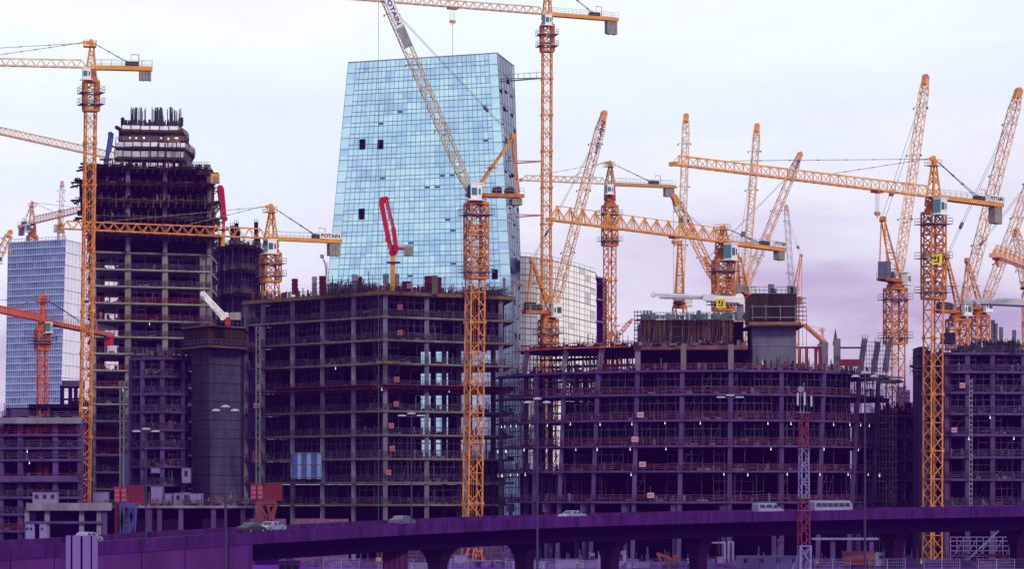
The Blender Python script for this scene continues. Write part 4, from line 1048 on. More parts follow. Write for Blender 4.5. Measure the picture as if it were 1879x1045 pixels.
# ------------------------------------------------------------------ right building
fr9 = [(1690, 604), (1745, 600), (1821, 600), (1960, 604)]
T, zs9 = frame_tower('frame_building', 'concrete frame building with solid left end wall at the right edge', 'building under construction', fr9, [pxy(1960, 650), pxy(1700, 650)], [647, 681, 719, 758, 797, 838, 879, 928], 600,
    slab_t=.45, colpx=[1737, 1775, 1821, 1878], colw=.85, slabm=CONCV, colm=CONCV, rail=PROPS, railp=.9, netp=.2, litn=30, shore=(1, 2, 3), lamprows=(3, 4), lampsp=3.6)
wall_run(T, 'core_wall', [pxy(1700, 620), pxy(1960, 622)], 0, zs9[0]-.4, .4, CONCVD)
mb = MB(); mb.box(PX(1686, 603), PX(1703, 603), 602.5, 612, 0, PZ(637, 603)); T.part('end_wall', mb, mat('wall_indigo_grey', (.028, .022, .06), .9, 0, .25, .3, streak=True))
mb = MB()
for y, ex in ((652, 12), (672, 20), (674, 17), (681, 16), (688, 12)): mb.box(PX(1690-ex, 603), PX(1690, 603), 601, 604.5, PZ(y, 603)-.12, PZ(y, 603)+.1)
for px in range(1670, 1690, 5): mb.bar(P(px, 690, 602), P(px, 640+(1690-px), 602), .04)
for y in range(642, 690, 8): mb.bar(P(1672, y, 602), P(1690, y, 602), .04)
T.part('bracket_scaffold', mb, DARK)
for px, y in ((1822, 588), (1827, 594), (1837, 601), (1861, 606), (1798, 622)):
    mb = MB(); D = 612; mb.bar((PX(px, D), D, zs9[0]), P(px, y, D), .33); T.part('column_cage', mb, mat('rebar_column', (.14, .13, .16), .8, .2, .4, 2))
mb = MB(); litter(mb, [(1765, 602), (1879, 603)], zs9[0], 150, 6, 2.2); litter(mb, [(1800, 602), (1879, 603)], zs9[0], 130, 3, 2.4); T.part('stored_material', mb, mat('roof_black_litter', (.03, .035, .04), .8, 0, .8, .6), kind='stuff')
mb = MB(); mb.box(PX(1728, 606), PX(1752, 606), 605, 608, PZ(632, 606), PZ(612, 606)); T.part('blue_container', mb, mat('container_navy', (.012, .014, .06), .6, 0, .2, 1))
mb = MB()
for y in range(700, 930, 9): mb.bar(P(1780, y, 599), P(1783, y, 599), .12)
mb.bar(P(1779, 930, 599), P(1779, 695, 599), .05); mb.bar(P(1784, 930, 599), P(1784, 695, 599), .05); T.part('cable_ladder', mb, GALV)
for px, py in ((1766, 708), (1751, 790)):
    c = P(px, py, 599); mb = MB(); mb.obox(c, Vector((.5, 0, 0)), Vector((0, .04, 0)), UP*.45); bd = T.part('level_board', mb, BOARDW)
    mb = MB(); put_text(mb, '107', c+Vector((-.36, -.06, -.22)), Vector((1, 0, 0)), UP, .72, .44); T.part('lettering', mb, INKR, bd)

# ------------------------------------------------------------------ low structure between
fm_ = [(1600, 640), (1690, 634), (1720, 634)]
T, zsm = frame_tower('link_building', 'low dark link building behind the steel crane mast at the right', 'building under construction', fm_, [pxy(1720, 675), pxy(1574, 675)], [762, 803, 843, 880, 930], 636,
    slab_t=.5, colpx=[1612, 1650, 1684], colw=.8, slabm=CONCV, colm=CONCVD, rail=PROPS, railp=.9, netp=.2, litn=60, shore=(1, 2, 3))
mb = MB(); mb.box(PX(1574, 660), PX(1718, 645), 660, 672, 0, PZ(755, 645)); T.part('core', mb, CONCVD)
mb = MB(); litter(mb, fm_, zsm[0], 90, 8, 2.5); T.part('roof_heap', mb, CONCVD, kind='stuff')
T = Thing('distant_tower', 'small distant purple tower in the gap beside the right building', 'tower block', (PX(1662, 1400), 1400, 0))
mb = MB(); D = 1400; mb.box(PX(1654, D), PX(1670, D), D, D+20, 0, PZ(716, D)); mb.box(PX(1656, D), PX(1661, D), D, D+20, PZ(716, D), PZ(712, D)); T.part('wall', mb, mat('distant_stone', (.12, .09, .17), .9, 0, .2, .1))
mb = MB()
for k in range(12): mb.box(PX(1654.5, D), PX(1669.5, D), D-.4, D-.1, PZ(722+k*8, D)-.5, PZ(722+k*8, D)+.4)
T.part('window', mb, WIN)
T = Thing('distant_house', 'low distant block just left of the right building end wall', 'house', (PX(1683, 1500), 1500, 0))
mb = MB(); D = 1500; mb.box(PX(1677, D), PX(1690, D), D, D+20, 0, PZ(738, D)); T.part('wall', mb, mat('distant_stone', (.12, .09, .17)))
mb = MB(); mb.box(PX(1680, D), PX(1684, D), D-.4, D-.1, PZ(750, D), PZ(742, D)); T.part('window', mb, CABIN)

# ------------------------------------------------------------------ left low building and podium
fl = [(-60, 596), (50, 592), (150, 592)]
T, zsl = frame_tower('frame_building', 'low violet tinted frame building at the left edge under the orange crane', 'building under construction', fl, [pxy(150, 640), pxy(-60, 640)], [768, 797, 821, 843, 882, 912, 943, 974], 593,
    slab_t=.45, colpx=[2, 38, 102, 148], colw=.95, slabm=CONCV, colm=CONCV, rail=(PROPS, REDM, PROPS), netp=.1, litn=22, shore=(), lamprows=(1, 2, 3), lampsp=7)
wall_run(T, 'core_wall', [pxy(-60, 608), pxy(170, 608)], 0, zsl[0]-.4, .4, CONCVD)
mb = MB(); mb.box(PX(-60, 591), PX(150, 591), 591, 591.8, PZ(778, 591), PZ(767, 591)); T.part('upstand_beam', mb, CONC)
mb = MB(); mb.box(PX(-60, 591), PX(142, 591), 591.2, 591.8, PZ(885, 591), PZ(874, 591)); T.part('mid_beam', mb, CONCV)
mb = MB(); mb.prism([pxy(52, 602), pxy(146, 602), pxy(146, 630), pxy(52, 630)], PZ(749, 602), PZ(742, 602)); T.part('roof_slab', mb, CONCD)
mb = MB(); mb.box(PX(10, 606), PX(145, 606), 606, 625, zsl[0], PZ(749, 606)); T.part('penthouse', mb, CONCVD)
mb = MB(); mb.box(PX(20, 600), PX(50, 600), 600, 603, zsl[0], PZ(752, 600)); T.part('pale_skylight', mb, CONCV)
T = Thing('roof_pavilion', 'small white framed pavilion on the low left roof', 'pavilion', (PX(132, 625), 625, PZ(745, 625)))
mb = MB(); D = 625; mb.prism([pxy(113, D), pxy(156, D), pxy(156, D+12), pxy(113, D+12)], PZ(710, D), PZ(699, D)); T.part('roof', mb, CONCV)
mb = MB()
for px in (114, 129, 139, 150): mb.bar(P(px, 745, D+.8), P(px, 708, D+.8), .35)
mb.bar(P(113, 734, D+.8), P(156, 732, D+.8), .2); mb.box(PX(113, D), PX(156, D), D+9, D+10, PZ(745, D), PZ(733, D)); T.part('frame', mb, CONCVD)

T = Thing('podium', 'small violet tinted concrete podium with two flights of pillars beside the striped pylon', 'podium', (PX(115, 560), 565, 0))
mb = MB(); D = 560; mb.prism([pxy(48, D), pxy(130, D-1), pxy(205, D), pxy(205, D+24), pxy(48, D+24)], PZ(938, D), PZ(925, D)); T.part('deck', mb, CONC)
mb = MB(); mb.prism([pxy(48, D), pxy(190, D), pxy(190, D+24), pxy(48, D+24)], PZ(962, D), PZ(958, D)); T.part('middle_slab', mb, CONCV)
for px, m_ in ((50, CONC), (87, CONC), (61, CONCVD), (150, CONC), (182, CONC), (192, CONCV)):
    mb = MB(); mb.bar((PX(px, D+1), D+1, 0), (PX(px, D+1), D+1, PZ(936, D)), .4); T.part('pillar', mb, m_)
mb = MB(); mb.box(PX(47, D), PX(63, D), D+.2, D+1, 0, PZ(962, D)); mb.box(PX(72, D), PX(86, D), D+.2, D+1, 0, PZ(962, D)); wl = T.part('wall', mb, CABIN)
mb = MB()
for px in (50, 57, 77): mb.box(PX(px, D)-.15, PX(px, D)+.15, D+.1, D+.18, PZ(974, D), PZ(969, D))
T.part('window', mb, WIN, wl)
mb = MB(); mb.prism([pxy(47, D+12), pxy(190, D+12), pxy(190, D+20), pxy(47, D+20)], 0, PZ(938, D)-.1); T.part('rear_wall', mb, CONCVD)
T = Thing('podium', 'long thin podium deck on columns in front of the left tower and shaft', 'podium', (PX(330, 600), 605, 0))
D = 596; zp = PZ(929, D)
mb = MB(); mb.prism([pxy(176, D), pxy(480, D), pxy(480, D+40), pxy(176, D+40)], zp-.45, zp); T.part('deck', mb, CONC)
for px in (185, 233, 275, 293, 332, 392, 446, 470):
    mb = MB(); mb.bar((PX(px, D+1), D+1, 0), (PX(px, D+1), D+1, zp-.4), .42); T.part('column', mb, CONCV)
mb = MB(); mb.prism([pxy(176, D+22), pxy(480, D+22), pxy(480, D+30), pxy(176, D+30)], 0, zp-.5); T.part('rear_wall', mb, CONCVD)
mb = MB(); railing(mb, [(200, D), (480, D)], zp, 1.0); T.part('edge_railing', mb, PROPS)
mb = MB(); litter(mb, [(180, D), (480, D)], zp, 90, 14, 1.6); T.part('stored_material', mb, FLECK, kind='stuff')
T = Thing('site_hoarding', 'long dusty pink site hoarding below the podium columns', 'hoarding', (PX(400, 592), 592, 0))
mb = MB(); D = 610
for a_, b_ in ((252, 294), (300, 330), (371, 412), (446, 470), (486, 525), (540, 640)):
    n = max(1, int((b_-a_)/12))
    for i in range(n): mb.box(PX(a_+(b_-a_)*i/n, D)+.03, PX(a_+(b_-a_)*(i+1)/n, D)-.03, D, D+.15, 0, PZ(953, D)+random.uniform(-.05, .05))
T.part('panel', mb, BEIGE)
mb = MB()
for px in range(380, 412, 5): mb.bar((PX(px, D), D-.2, 0), (PX(px, D), D-.2, PZ(970, D)), .06)
T.part('post', mb, STEEL)
T = Thing('site_wall', 'low pinkish site wall under the centre block floors', 'wall', (PX(820, 610), 610, 0))
mb = MB(); D = 612
for i in range(14): mb.box(PX(720+i*14, D)+.02, PX(734+i*14, D)-.02, D, D+.2, 0, PZ(955, D)+random.uniform(-.04, .04))
T.part('panel', mb, mat('wall_violet_tint', (.07, .03, .08), .8, 0, .2, .4))  # wall colour carries the painted violet fade

# ------------------------------------------------------------------ viaduct
vp = [(-300, 1022, 352), (0, 1004, 380), (250, 991, 405), (480, 976, 432), (760, 961, 464), (1030, 949, 497), (1400, 939.5, 530), (1879, 931, 556), (2300, 926, 575)]
def vinterp(px):
    for (a, ya, da), (b, yb, db) in zip(vp, vp[1:]):
        if a <= px <= b: t = (px-a)/(b-a); return ya+(yb-ya)*t, da+(db-da)*t
pts = []
px = -300
while px <= 2300:
    y, D = vinterp(px); pts.append(P(px, y, D)); px += 40
# smooth the line
for _ in range(3): pts = [pts[0]]+[(a+b*2+c)/4 for a, b, c in zip(pts, pts[1:], pts[2:])]+[pts[-1]]
NS = []
for i, p in enumerate(pts):
    t = pts[min(i+1, len(pts)-1)]-pts[max(i-1, 0)]; t.z = 0; t.normalize(); NS.append(Vector((-t.y, t.x, 0)))
def sweep(prof, i0=0, i1=None, mi=0):   # prof: (offset from front face, height relative to parapet top), closed
    mb = MB(); i1 = len(pts)-1 if i1 is None else i1; n = len(prof); vs = []
    for i in range(i0, i1+1):
        for o, z in prof: vs.append(pts[i]+NS[i]*o+UP*(z(pts[i].z) if callable(z) else z))
    fs = []
    for i in range(i1-i0):
        for k in range(n): a = i*n+k; b = i*n+(k+1) % n; fs.append((a, a+n, b+n, b)[::-1])
    fs.append(tuple(range(n))); fs.append(tuple(reversed(range((i1-i0)*n, (i1-i0+1)*n))))
    mb.add(vs, fs); return mb
T = Thing('viaduct', 'long curving violet tinted concrete viaduct rising across the foreground', 'viaduct', (0, 470, 0))
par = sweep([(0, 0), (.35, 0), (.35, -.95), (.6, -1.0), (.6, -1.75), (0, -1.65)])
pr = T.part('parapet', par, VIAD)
mb = MB()
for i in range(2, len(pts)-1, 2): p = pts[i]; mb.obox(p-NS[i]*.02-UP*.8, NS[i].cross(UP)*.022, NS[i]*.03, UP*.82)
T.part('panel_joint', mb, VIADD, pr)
T.part('deck', sweep([(.36, -.82), (12.6, -.65), (12.6, -1.3), (.36, -1.6)]), mat('deck_concrete', (.07, .03, .11), .9, 0, .2, .3))
T.part('road_surface', sweep([(.9, -.785), (12.2, -.63), (12.2, -.65), (.9, -.81)]), ASPH)
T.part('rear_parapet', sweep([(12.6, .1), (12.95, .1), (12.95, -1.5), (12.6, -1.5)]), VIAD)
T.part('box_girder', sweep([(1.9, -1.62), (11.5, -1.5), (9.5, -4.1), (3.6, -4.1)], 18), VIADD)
ia = 19
T.part('retaining_wall', sweep([(.12, -1.66), (.5, -1.66), (.5, lambda z: -z), (.12, lambda z: -z)], 0, ia), mat('retaining_wall_violet_tint', (.078, .018, .125), .85, 0, .30, .12, .05, streak=True))  # violet overlay fade painted into the wall concrete
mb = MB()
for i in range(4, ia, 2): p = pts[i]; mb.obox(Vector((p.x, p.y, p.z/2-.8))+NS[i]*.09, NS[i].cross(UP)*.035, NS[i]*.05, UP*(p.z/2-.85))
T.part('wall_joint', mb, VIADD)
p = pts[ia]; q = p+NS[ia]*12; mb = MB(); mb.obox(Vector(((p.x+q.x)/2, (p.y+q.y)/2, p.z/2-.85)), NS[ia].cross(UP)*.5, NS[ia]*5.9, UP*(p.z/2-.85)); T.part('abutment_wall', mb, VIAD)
def near_i(px):
    best = min(range(len(pts)), key=lambda i: abs((pts[i].x/pts[i].y*F+CX)-px)); return best
pier_m = mat('pier_violet_shade', (.018, .003, .028), .85, 0, .25, .3)  # shade below the deck and violet fade put into the pier colour
for px in (803, 962, 1119, 1281, 1640, 1868):
    qx = px
    for _ in range(6):
        y, D = vinterp(qx); i = near_i(qx); c = P(qx, y, D)+NS[i]*6.5; qx += px-(c.x/c.y*F+CX)
    zt = c.z-4.1; c.z = 0; t = NS[i].cross(UP); nn_ = NS[i]
    mb = MB(); lv = [(0, 1.0, 1.0), (zt*.5, 1.0, 1.1), (zt*.8, 1.12, 1.7), (zt, 1.25, 2.9)]
    vs = []
    for z, a, b in lv:
        for sx, sy in ((-1,-1),(1,-1),(1,1),(-1,1)): vs.append(c+t*(sx*a)+nn_*(sy*b)+UP*z)
    fs = [(3, 2, 1, 0), (12, 13, 14, 15)]
    for k in range(3):
        for j in range(4): fs.append((k*4+j, k*4+(j+1) % 4, k*4+4+(j+1) % 4, k*4+4+j))
    mb.add(vs, fs); T.part('pier', mb, pier_m)
def on_deck(px, off=6.0):
    y, D = vinterp(px); i = near_i(px); c = P(px, y, D); c = c+NS[i]*off; return Vector((c.x, c.y, c.z-.8+.013*off+.02)), math.atan2(NS[i].cross(UP).y, NS[i].cross(UP).x)

# abutment wall piece under the bridge
T = Thing('abutment_pier_wall', 'pinkish concrete wall slab under the viaduct near the centre', 'wall', (PX(725, 470), 470, 0))
mb = MB(); mb.box(PX(702, 470), PX(747, 470), 470, 474, 0, PZ(1004, 470)); T.part('wall', mb, mat('wall_rose_tint', (.085, .02, .085), .85, 0, .2, .3))  # beige wall shifted to rose by the painted violet fade
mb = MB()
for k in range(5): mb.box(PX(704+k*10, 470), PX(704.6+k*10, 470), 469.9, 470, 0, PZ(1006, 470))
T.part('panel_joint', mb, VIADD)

# ------------------------------------------------------------------ vehicles
def car(label, px, off, body, kind='sedan', group='cars crossing the viaduct', name='parked_car', flip=False, loc=None, rz=None):
    T = Thing(name, label, {'sedan': 'car', 'van': 'van', 'bus': 'bus'}[kind], (0, 0, 0), group)
    L, W, H = {'sedan': (4.6, 1.8, 1.45), 'van': (5.2, 1.95, 2.0), 'bus': (7.6, 2.1, 2.25)}[kind]
    if kind == 'sedan': prof = [(-L/2, .35), (-L/2, .80), (-L/2+.15, .92), (-L/2+.95, 1.0), (-L/2+1.5, H-.06), (-L/2+1.8, H), (.35, H), (.65, H-.06), (1.25, .98), (L/2-.2, .82), (L/2, .62), (L/2, .35)]
    elif kind == 'van': prof = [(-L/2, .4), (-L/2, H-.25), (-L/2+.12, H), (L/2-1.9, H), (L/2-1.6, H-.06), (L/2-.85, 1.2), (L/2-.1, .95), (L/2, .7), (L/2, .4)]
    else: prof = [(-L/2, .45), (-L/2, H-.2), (-L/2+.2, H), (L/2-.6, H), (L/2-.2, H-.3), (L/2, 1.3), (L/2, .45)]
    n = len(prof); mb = MB(); vs = []
    for s in (-1, 1):
        for x, z in prof: vs.append((x, s*(W/2-(max(0, z-1.0)*.16)), z))
    mb.add(vs, [tuple(range(n)), tuple(reversed(range(n, 2*n)))]+[(i, (i+1) % n, n+(i+1) % n, n+i)[::-1] for i in range(n)])
    T.org = Vector((0, 0, 0)); bo = T.part('body', mb, body)
    g = MB()
    if kind == 'sedan': segs = [(-1.25, .25, .98, 1.36)] ; segs = [(-L/2+1.25, -.25, 1.0, 1.33), (-.15, .75, 1.0, 1.33)]
    elif kind == 'van': segs = [(-L/2+.3, -1.1, 1.2, 1.75), (-1.0, .35, 1.2, 1.75), (.45, 1.55, 1.15, 1.7)]
    else: segs = [(-L/2+.3+i*1.15, -L/2+1.35+i*1.15, 1.2, 1.85) for i in range(6)]
    for x0, x1, z0, z1 in segs:
        for s in (-1, 1):
            y0 = s*(W/2-max(0, z0-1)*.16+.01); y1 = s*(W/2-max(0, z1-1)*.16+.01)
            g.add([(x0, y0, z0), (x1, y0, z0), (x1-(.25 if kind != 'bus' else 0), y1, z1), (x0+.05, y1, z1)], [(0, 1, 2, 3) if s < 0 else (3, 2, 1, 0)])
    fx = {'sedan': ((.70, 1.36), (1.22, 1.0)), 'van': ((L/2-1.55, 1.85), (L/2-.9, 1.25)), 'bus': ((L/2-.17, 1.95), (L/2+.02, 1.3))}[kind]
    g.add([(fx[1][0]+.02, -W/2+.2, fx[1][1]), (fx[1][0]+.02, W/2-.2, fx[1][1]), (fx[0][0]+.03, W/2-.25, fx[0][1]), (fx[0][0]+.03, -W/2+.25, fx[0][1])], [(0, 1, 2, 3)])
    T.part('window', g, WIN, bo)
    for sx in (-L*.31, L*.32):
        for s in (-1, 1):
            m_ = MB(); m_.cyl((sx, s*(W/2-.2), .33), (sx, s*(W/2+.01), .33), .33, n=14); wh = T.part('wheel', m_, TYRE)
            m_ = MB(); m_.cyl((sx, s*(W/2), .33), (sx, s*(W/2+.03), .33), .19, n=10); T.part('rim', m_, GALV, wh)
    for s in (-1, 1):
        m_ = MB(); m_.obox((L/2+.0, s*(W/2-.3), .72), Vector((.03, 0, 0)), Vector((0, .17, 0)), UP*.09); T.part('headlight', m_, WHITE)
        m_ = MB(); m_.obox((-L/2-.0, s*(W/2-.25), .8), Vector((.03, 0, 0)), Vector((0, .14, 0)), UP*.1); T.part('tail_light', m_, RED)
    if loc is None: loc, rz = on_deck(px, off)
    T.o.location = loc; T.o.rotation_euler = (0, 0, rz+(math.pi if flip else 0)); return T
car('white sedan alone on the viaduct at the far left, below the red hoist cage', 270, 9, CARW, name='car')
car('dark sedan on the viaduct just behind a white car', 562, 9, CARD, name='car')
car('white sedan on the viaduct in front of a dark car', 603, 9.5, CARW, name='car', flip=True)
car('pale sedan on the viaduct below the orange mast of the big luffing crane', 832, 9, CARS, name='car')
car('white sedan on the viaduct below the curved building, right of the tall lamp pole', 1103, 6, CARW, name='car', flip=True)
car('white van on the viaduct just left of the red and white mast', 1443, 5, CARW, 'van', name='van')
car('long white minibus on the viaduct right of the red and white mast', 1556, 5, CARW, 'bus', name='minibus', group=None)

# ------------------------------------------------------------------ street lamps
POST = mat('post_violet_tint', (.04, .025, .08), .6, .2, .2, 1)  # pole colour tinted violet for the overlay fade
LHEAD = mat('lamp_head_grey', (.40, .38, .46), .5, 0, 0)
def lamp_post(label, px, D, ytop, z0, r=.14, group='twin arm street lamps'):
    base = Vector((PX(px, D), D, z0)); zt = PZ(ytop, D); T = Thing('street_lamp', label, 'street lamp', base, group)
    mb = MB(); mb.cyl(base, Vector((base.x, base.y, zt)), r, r*.55, 10); mb.cyl(base, base+UP*.5, r*1.8, r*1.8, 10); T.part('pole', mb, POST)
    s_ = .72*(D/250)
    mb = MB()
    for s in (-1, 1): mb.bar((base.x, D, zt-.05), (base.x+s*s_, D, zt+.12), .05*(D/300))
    mb.cyl((base.x, D, zt-.1), (base.x, D, zt+.45), .1, .06, 8)
    T.part('arm', mb, POST)
    for s in (-1, 1, 0):
        mb = MB(); x = base.x+s*s_; c = Vector((x, D, zt+(.12 if s else .42)))
        mb.obox(c, Vector((.34*(D/280), 0, 0)), Vector((0, .2, 0)), UP*.06*(D/300)); mb.obox(c+UP*.07, Vector((.2*(D/280), 0, 0)), Vector((0, .12, 0)), UP*.05); T.part('lamp_head', mb, LHEAD)
lamp_post('tall street lamp in the foreground in front of the concrete shaft', 414, 250, 757, 0)
lamp_post('tall street lamp in the foreground at the left end of the curved building', 986, 270, 742, 0, .13)
lamp_post('tall street lamp in the foreground near the right end of the curved building', 1587, 270, 694, 0, .12)
for px, y, l in ((268, 794, 'street lamp on the viaduct in front of the scaffolded annex'), (755, 765, 'street lamp on the viaduct in front of the centre block corner bay'), (1340, 731, 'street lamp on the viaduct in front of the middle of the curved building')):
    c, _ = on_deck(px, .8); lamp_post(l, px, c.y, y, c.z, .13)

# ------------------------------------------------------------------ red and white mast
D = 470; base = Vector((PX(1475, D), D, 0)); T = Thing('telecom_mast', 'red and white lattice telecom mast rising past the viaduct', 'telecom mast', base)
zz = [0, PZ(1003, D), PZ(938, D), PZ(915, D), PZ(825, D), PZ(758, D)]
for k, m_ in enumerate((CABIN, RED, RED, CABIN, RED)):
    mb = MB(); w0 = 1.45-.1*k; truss4(mb, (base.x, D, zz[k]), (base.x-.0, D, zz[k+1]), (1, .35, 0), (-.35, 1, 0), w0, w0, w0-.1, w0-.1, max(2, int((zz[k+1]-zz[k])/1.05)), .08, .045)
    T.part('mast_section', mb, mat('mast_red', (.16, .008, .05), .6, 0, .2, 1) if m_ == RED else m_)
mb = MB()
for k in range(1, 6): mb.box(base.x-.85, base.x+.85, D-.75, D+.75, zz[k]-.06, zz[k]+.04)
T.part('ring_plate', mb, STEEL)
for x_, y0, y1 in ((-.95, 745, 722), (.05, 745, 721), (1.0, 747, 728)):
    mb = MB(); z0, z1 = PZ(y0, D), PZ(y1, D); mb.box(base.x+x_-.12, base.x+x_+.12, D-1, D-.8, z0, z1); T.part('antenna_panel', mb, LHEAD)
mb = MB(); mb.cyl((base.x-.5, D-.6, PZ(715, D)), (base.x-.5, D-.25, PZ(715, D)), .42, .35, 14); mb.bar((base.x-.5, D-.2, PZ(758, D)), (base.x-.5, D-.2, PZ(710, D)), .06); mb.bar((base.x, D, PZ(758, D)), (base.x, D, PZ(703, D)), .05); T.part('dish', mb, GALV)
mb = MB(); truss4(mb, (base.x+.1, D-1.4, 0), (base.x+.1, D-1.4, PZ(1003, D)), (1, 0, 0), (0, 1, 0), 1.5, 1.2, 1.5, 1.2, 2, .1, .08); mb.bar((base.x-2.6, D-1, 0), (base.x-.4, D-1, PZ(1006, D)), .1); T.part('base_frame', mb, CABIN)

# ------------------------------------------------------------------ striped pylon
D = 300; T = Thing('striped_pylon', 'group of pale vertical fins of a roadside pylon at the lower left', 'pylon', (PX(150, D), D, 0))
for a_, b_ in ((121, 129.5), (133, 147.5), (151.5, 166), (169, 178.5)):
    mb = MB(); mb.box(PX(a_, D), PX(b_, D), D, D+.5, 0, PZ(984, D)); T.part('fin', mb, mat('fin_violet_tint', (.17, .10, .32), .5, 0, .1, .3))  # white fins with the violet fade painted in
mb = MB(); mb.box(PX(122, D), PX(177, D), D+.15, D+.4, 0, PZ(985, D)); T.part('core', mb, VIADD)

# ------------------------------------------------------------------ hoists and site objects on the podium
HRED = mat('hoist_crimson', (.14, .004, .018), .5, 0, .3, .8)
HRED2 = mat('hoist_scarlet', (.26, .008, .02), .5, 0, .3, .8)
HWIN = mat('hoist_window', (.28, .08, .14), .5, 0, 0)
def hoist(label, px, y0, y1, D, wpx, side, m_=HRED, mast=True, mtop=300):
    T = Thing('hoist_cage', label, 'construction hoist', P(px, y1, D), 'red construction hoists')
    mb = MB(); z0, z1 = PZ(y1, D), PZ(y0, D); x0, x1 = PX(px, D), PX(px+wpx, D); mb.box(x0, x1, D, D+1.6, z0, z1); cg = T.part('cage', mb, m_)
    mb = MB()
    for k in range(5): x = x0+(x1-x0)*k/4; mb.bar((x, D-.05, z0), (x, D-.05, z1), .06)
    for k in range(4): z = z0+(z1-z0)*k/3; mb.bar((x0, D-.05, z), (x1, D-.05, z), .06)
    T.part('cage_frame', mb, mat('dark_red', (.22, .01, .02), .5, 0, .1, 1), cg)
    mb = MB(); xa, xb = PX(px-side[0], D), PX(px-side[1], D)
    for k in range(2):
        x = xa+(xb-xa)*k/2; mb.box(x, x+(xb-xa)/2-.2, D-.3, D-.1, z0+.1, z1-.1)
    gt = T.part('gate_panel', mb, HRED2)
    mb = MB()
    for k in range(3):
        z = z0+.3+(z1-z0-.5)*k/3
        for j in range(2): x = xa+(xb-xa)*j/2; mb.box(x+.1, x+(xb-xa)/2-.3, D-.34, D-.3, z, z+(z1-z0)/6)
    T.part('gate_window', mb, HWIN, gt)
    if mast:
        mb = MB(); xm = (xa+x0)/2; truss4(mb, (xm, D+.7, PZ(1000, D)), (xm, D+.7, PZ(mtop, D)), (1, 0, 0), (0, 1, 0), .7, .7, .7, .7, int((PZ(mtop, D)-PZ(1000, D))/1.5), .06, .035); T.part('rail_mast', mb, m_ if mtop > 700 else STEEL)
    return T
hoist('red hoist cage low in front of the left tower', 236, 893, 924, 590, 27, (26, 1), mtop=700)
hoist('red hoist cage low in front of the centre block left face', 486, 889, 919, 592, 31, (26, 1), mtop=600)
T = Thing('orange_trestle', 'orange crane base trestle under the right red hoist', 'trestle', P(490, 975, 590))
mb = MB(); D = 588
mb.bar(P(472, 923, D), P(507, 923, D), .3)
for a_, b_ in ((473, 479), (491, 500), (507, 496), (478, 485)): mb.bar(P(a_, 924, D), P(b_, 975, D), .25)
mb.bar(P(474, 925, D), P(500, 965, D), .18); mb.bar(P(484, 955, D), P(500, 950, D), .18); mb.bar(P(506, 925, D), P(487, 972, D), .18); mb.bar(P(472, 923, D+3), P(480, 980, D+3), .22)
T.part('frame', mb, mat('trestle_orange', (.15, .03, .02), .6, 0, .3, 1))
mb = MB(); mb.box(PX(470, D), PX(510, D), D-1, D+4, 0, PZ(975, D)); T.part('plinth', mb, CONCVD)
T = Thing('blue_strut_tower', 'blue steel strut tower carrying the left red hoist', 'strut tower', P(232, 985, 588))
mb = MB(); D = 587
for a_, b_ in ((222, 226), (226, 222), (238, 246), (244, 236), (250, 246)): mb.bar(P(a_, 926, D), P(b_, 987, D), .24)
mb.bar(P(226, 960, D), P(246, 945, D), .14); mb.bar(P(226, 970, D), P(246, 955, D), .14); mb.bar(P(220, 927, D), P(252, 927, D), .25); mb.bar(P(222, 987, D), P(222, 1040, D), .24); mb.bar(P(246, 987, D), P(246, 1040, D), .24)
T.part('frame', mb, mat('blue_steel', (.05, .05, .22), .6, 0, .2, 1))
mb = MB(); mb.box(PX(210, D), PX(216, D), D, D+2, 0, PZ(926, D)); T.part('post', mb, RUST)

def cabin(label, x0, x1, y0, y1, D, m_=CABIN, name='site_cabin', group=None, z0=None, dep=2.5, cat='site cabin', win=2):
    zb = PZ(y1, D) if z0 is None else z0
    T = Thing(name, label, cat, (PX((x0+x1)/2, D), D, zb), group); mb = MB(); X0, X1, Z1 = PX(x0, D), PX(x1, D), PZ(y0, D)
    mb.box(X0, X1, D, D+dep, zb, Z1); mb.box(X0-.1, X1+.1, D-.1, D+dep+.1, Z1, Z1+.12); n = int((X1-X0)/.6)
    for i in range(1, n): x = X0+(X1-X0)*i/n; mb.box(x-.04, x+.04, D-.03, D, zb+.1, Z1-.1)
    b = T.part('shell', mb, m_)
    if win:
        mb = MB()
        for i in range(win): x = X0+(X1-X0)*(i+.5)/win; mb.box(x-.32, x+.32, D-.07, D-.03, zb+(Z1-zb)*.45, zb+(Z1-zb)*.85)
        T.part('window', mb, WIN, b)
    return T
zp = PZ(929, 596); zl = PZ(925, 560)
cabin('wide white cabin on the left podium deck with three dark openings', 60, 104, 906, 925, 566, CABIN, z0=zl, win=3)
cabin('white cabin on the podium deck between the crane mast and the red hoist', 171, 198, 905, 929, 600, z0=zp, win=0, name='white_container')
cabin('large pale grey cabin behind the podium deck, right of the red hoist', 277, 297, 895, 922, 604, z0=zp, win=0, name='white_container')
cabin('small white cabin with a dark door in the row of boxes before the shaft', 320, 334, 907, 929, 602, z0=zp, win=1)
cabin('pale ribbed container next to the foot of the concrete shaft', 349, 371, 908, 929, 602, z0=zp, win=0, name='white_container')
cabin('tiny white cabin left in the row of boxes before the shaft', 303, 316, 908, 929, 603, z0=zp, win=0, name='white_container')
cabin('white cabin with window between two boxes before the shaft', 336, 347, 906, 929, 604, z0=zp, win=1)
cabin('white gatehouse with black doorway standing on an annex floor', 334, 349, 861, 887, 634, win=1, name='gatehouse', cat='hut')
cabin('pale box on an annex floor left of the gatehouse', 277, 293, 861, 869, 634, win=0, name='white_container', cat='container')
cabin('tall narrow white hoist shaft panel at the left tower corner', 223, 237, 834, 892, 676, mat('panel_lilac_white', (.20, .18, .34), .6, 0, .1, .5), win=0, name='hoist_enclosure', cat='panel', dep=.6)
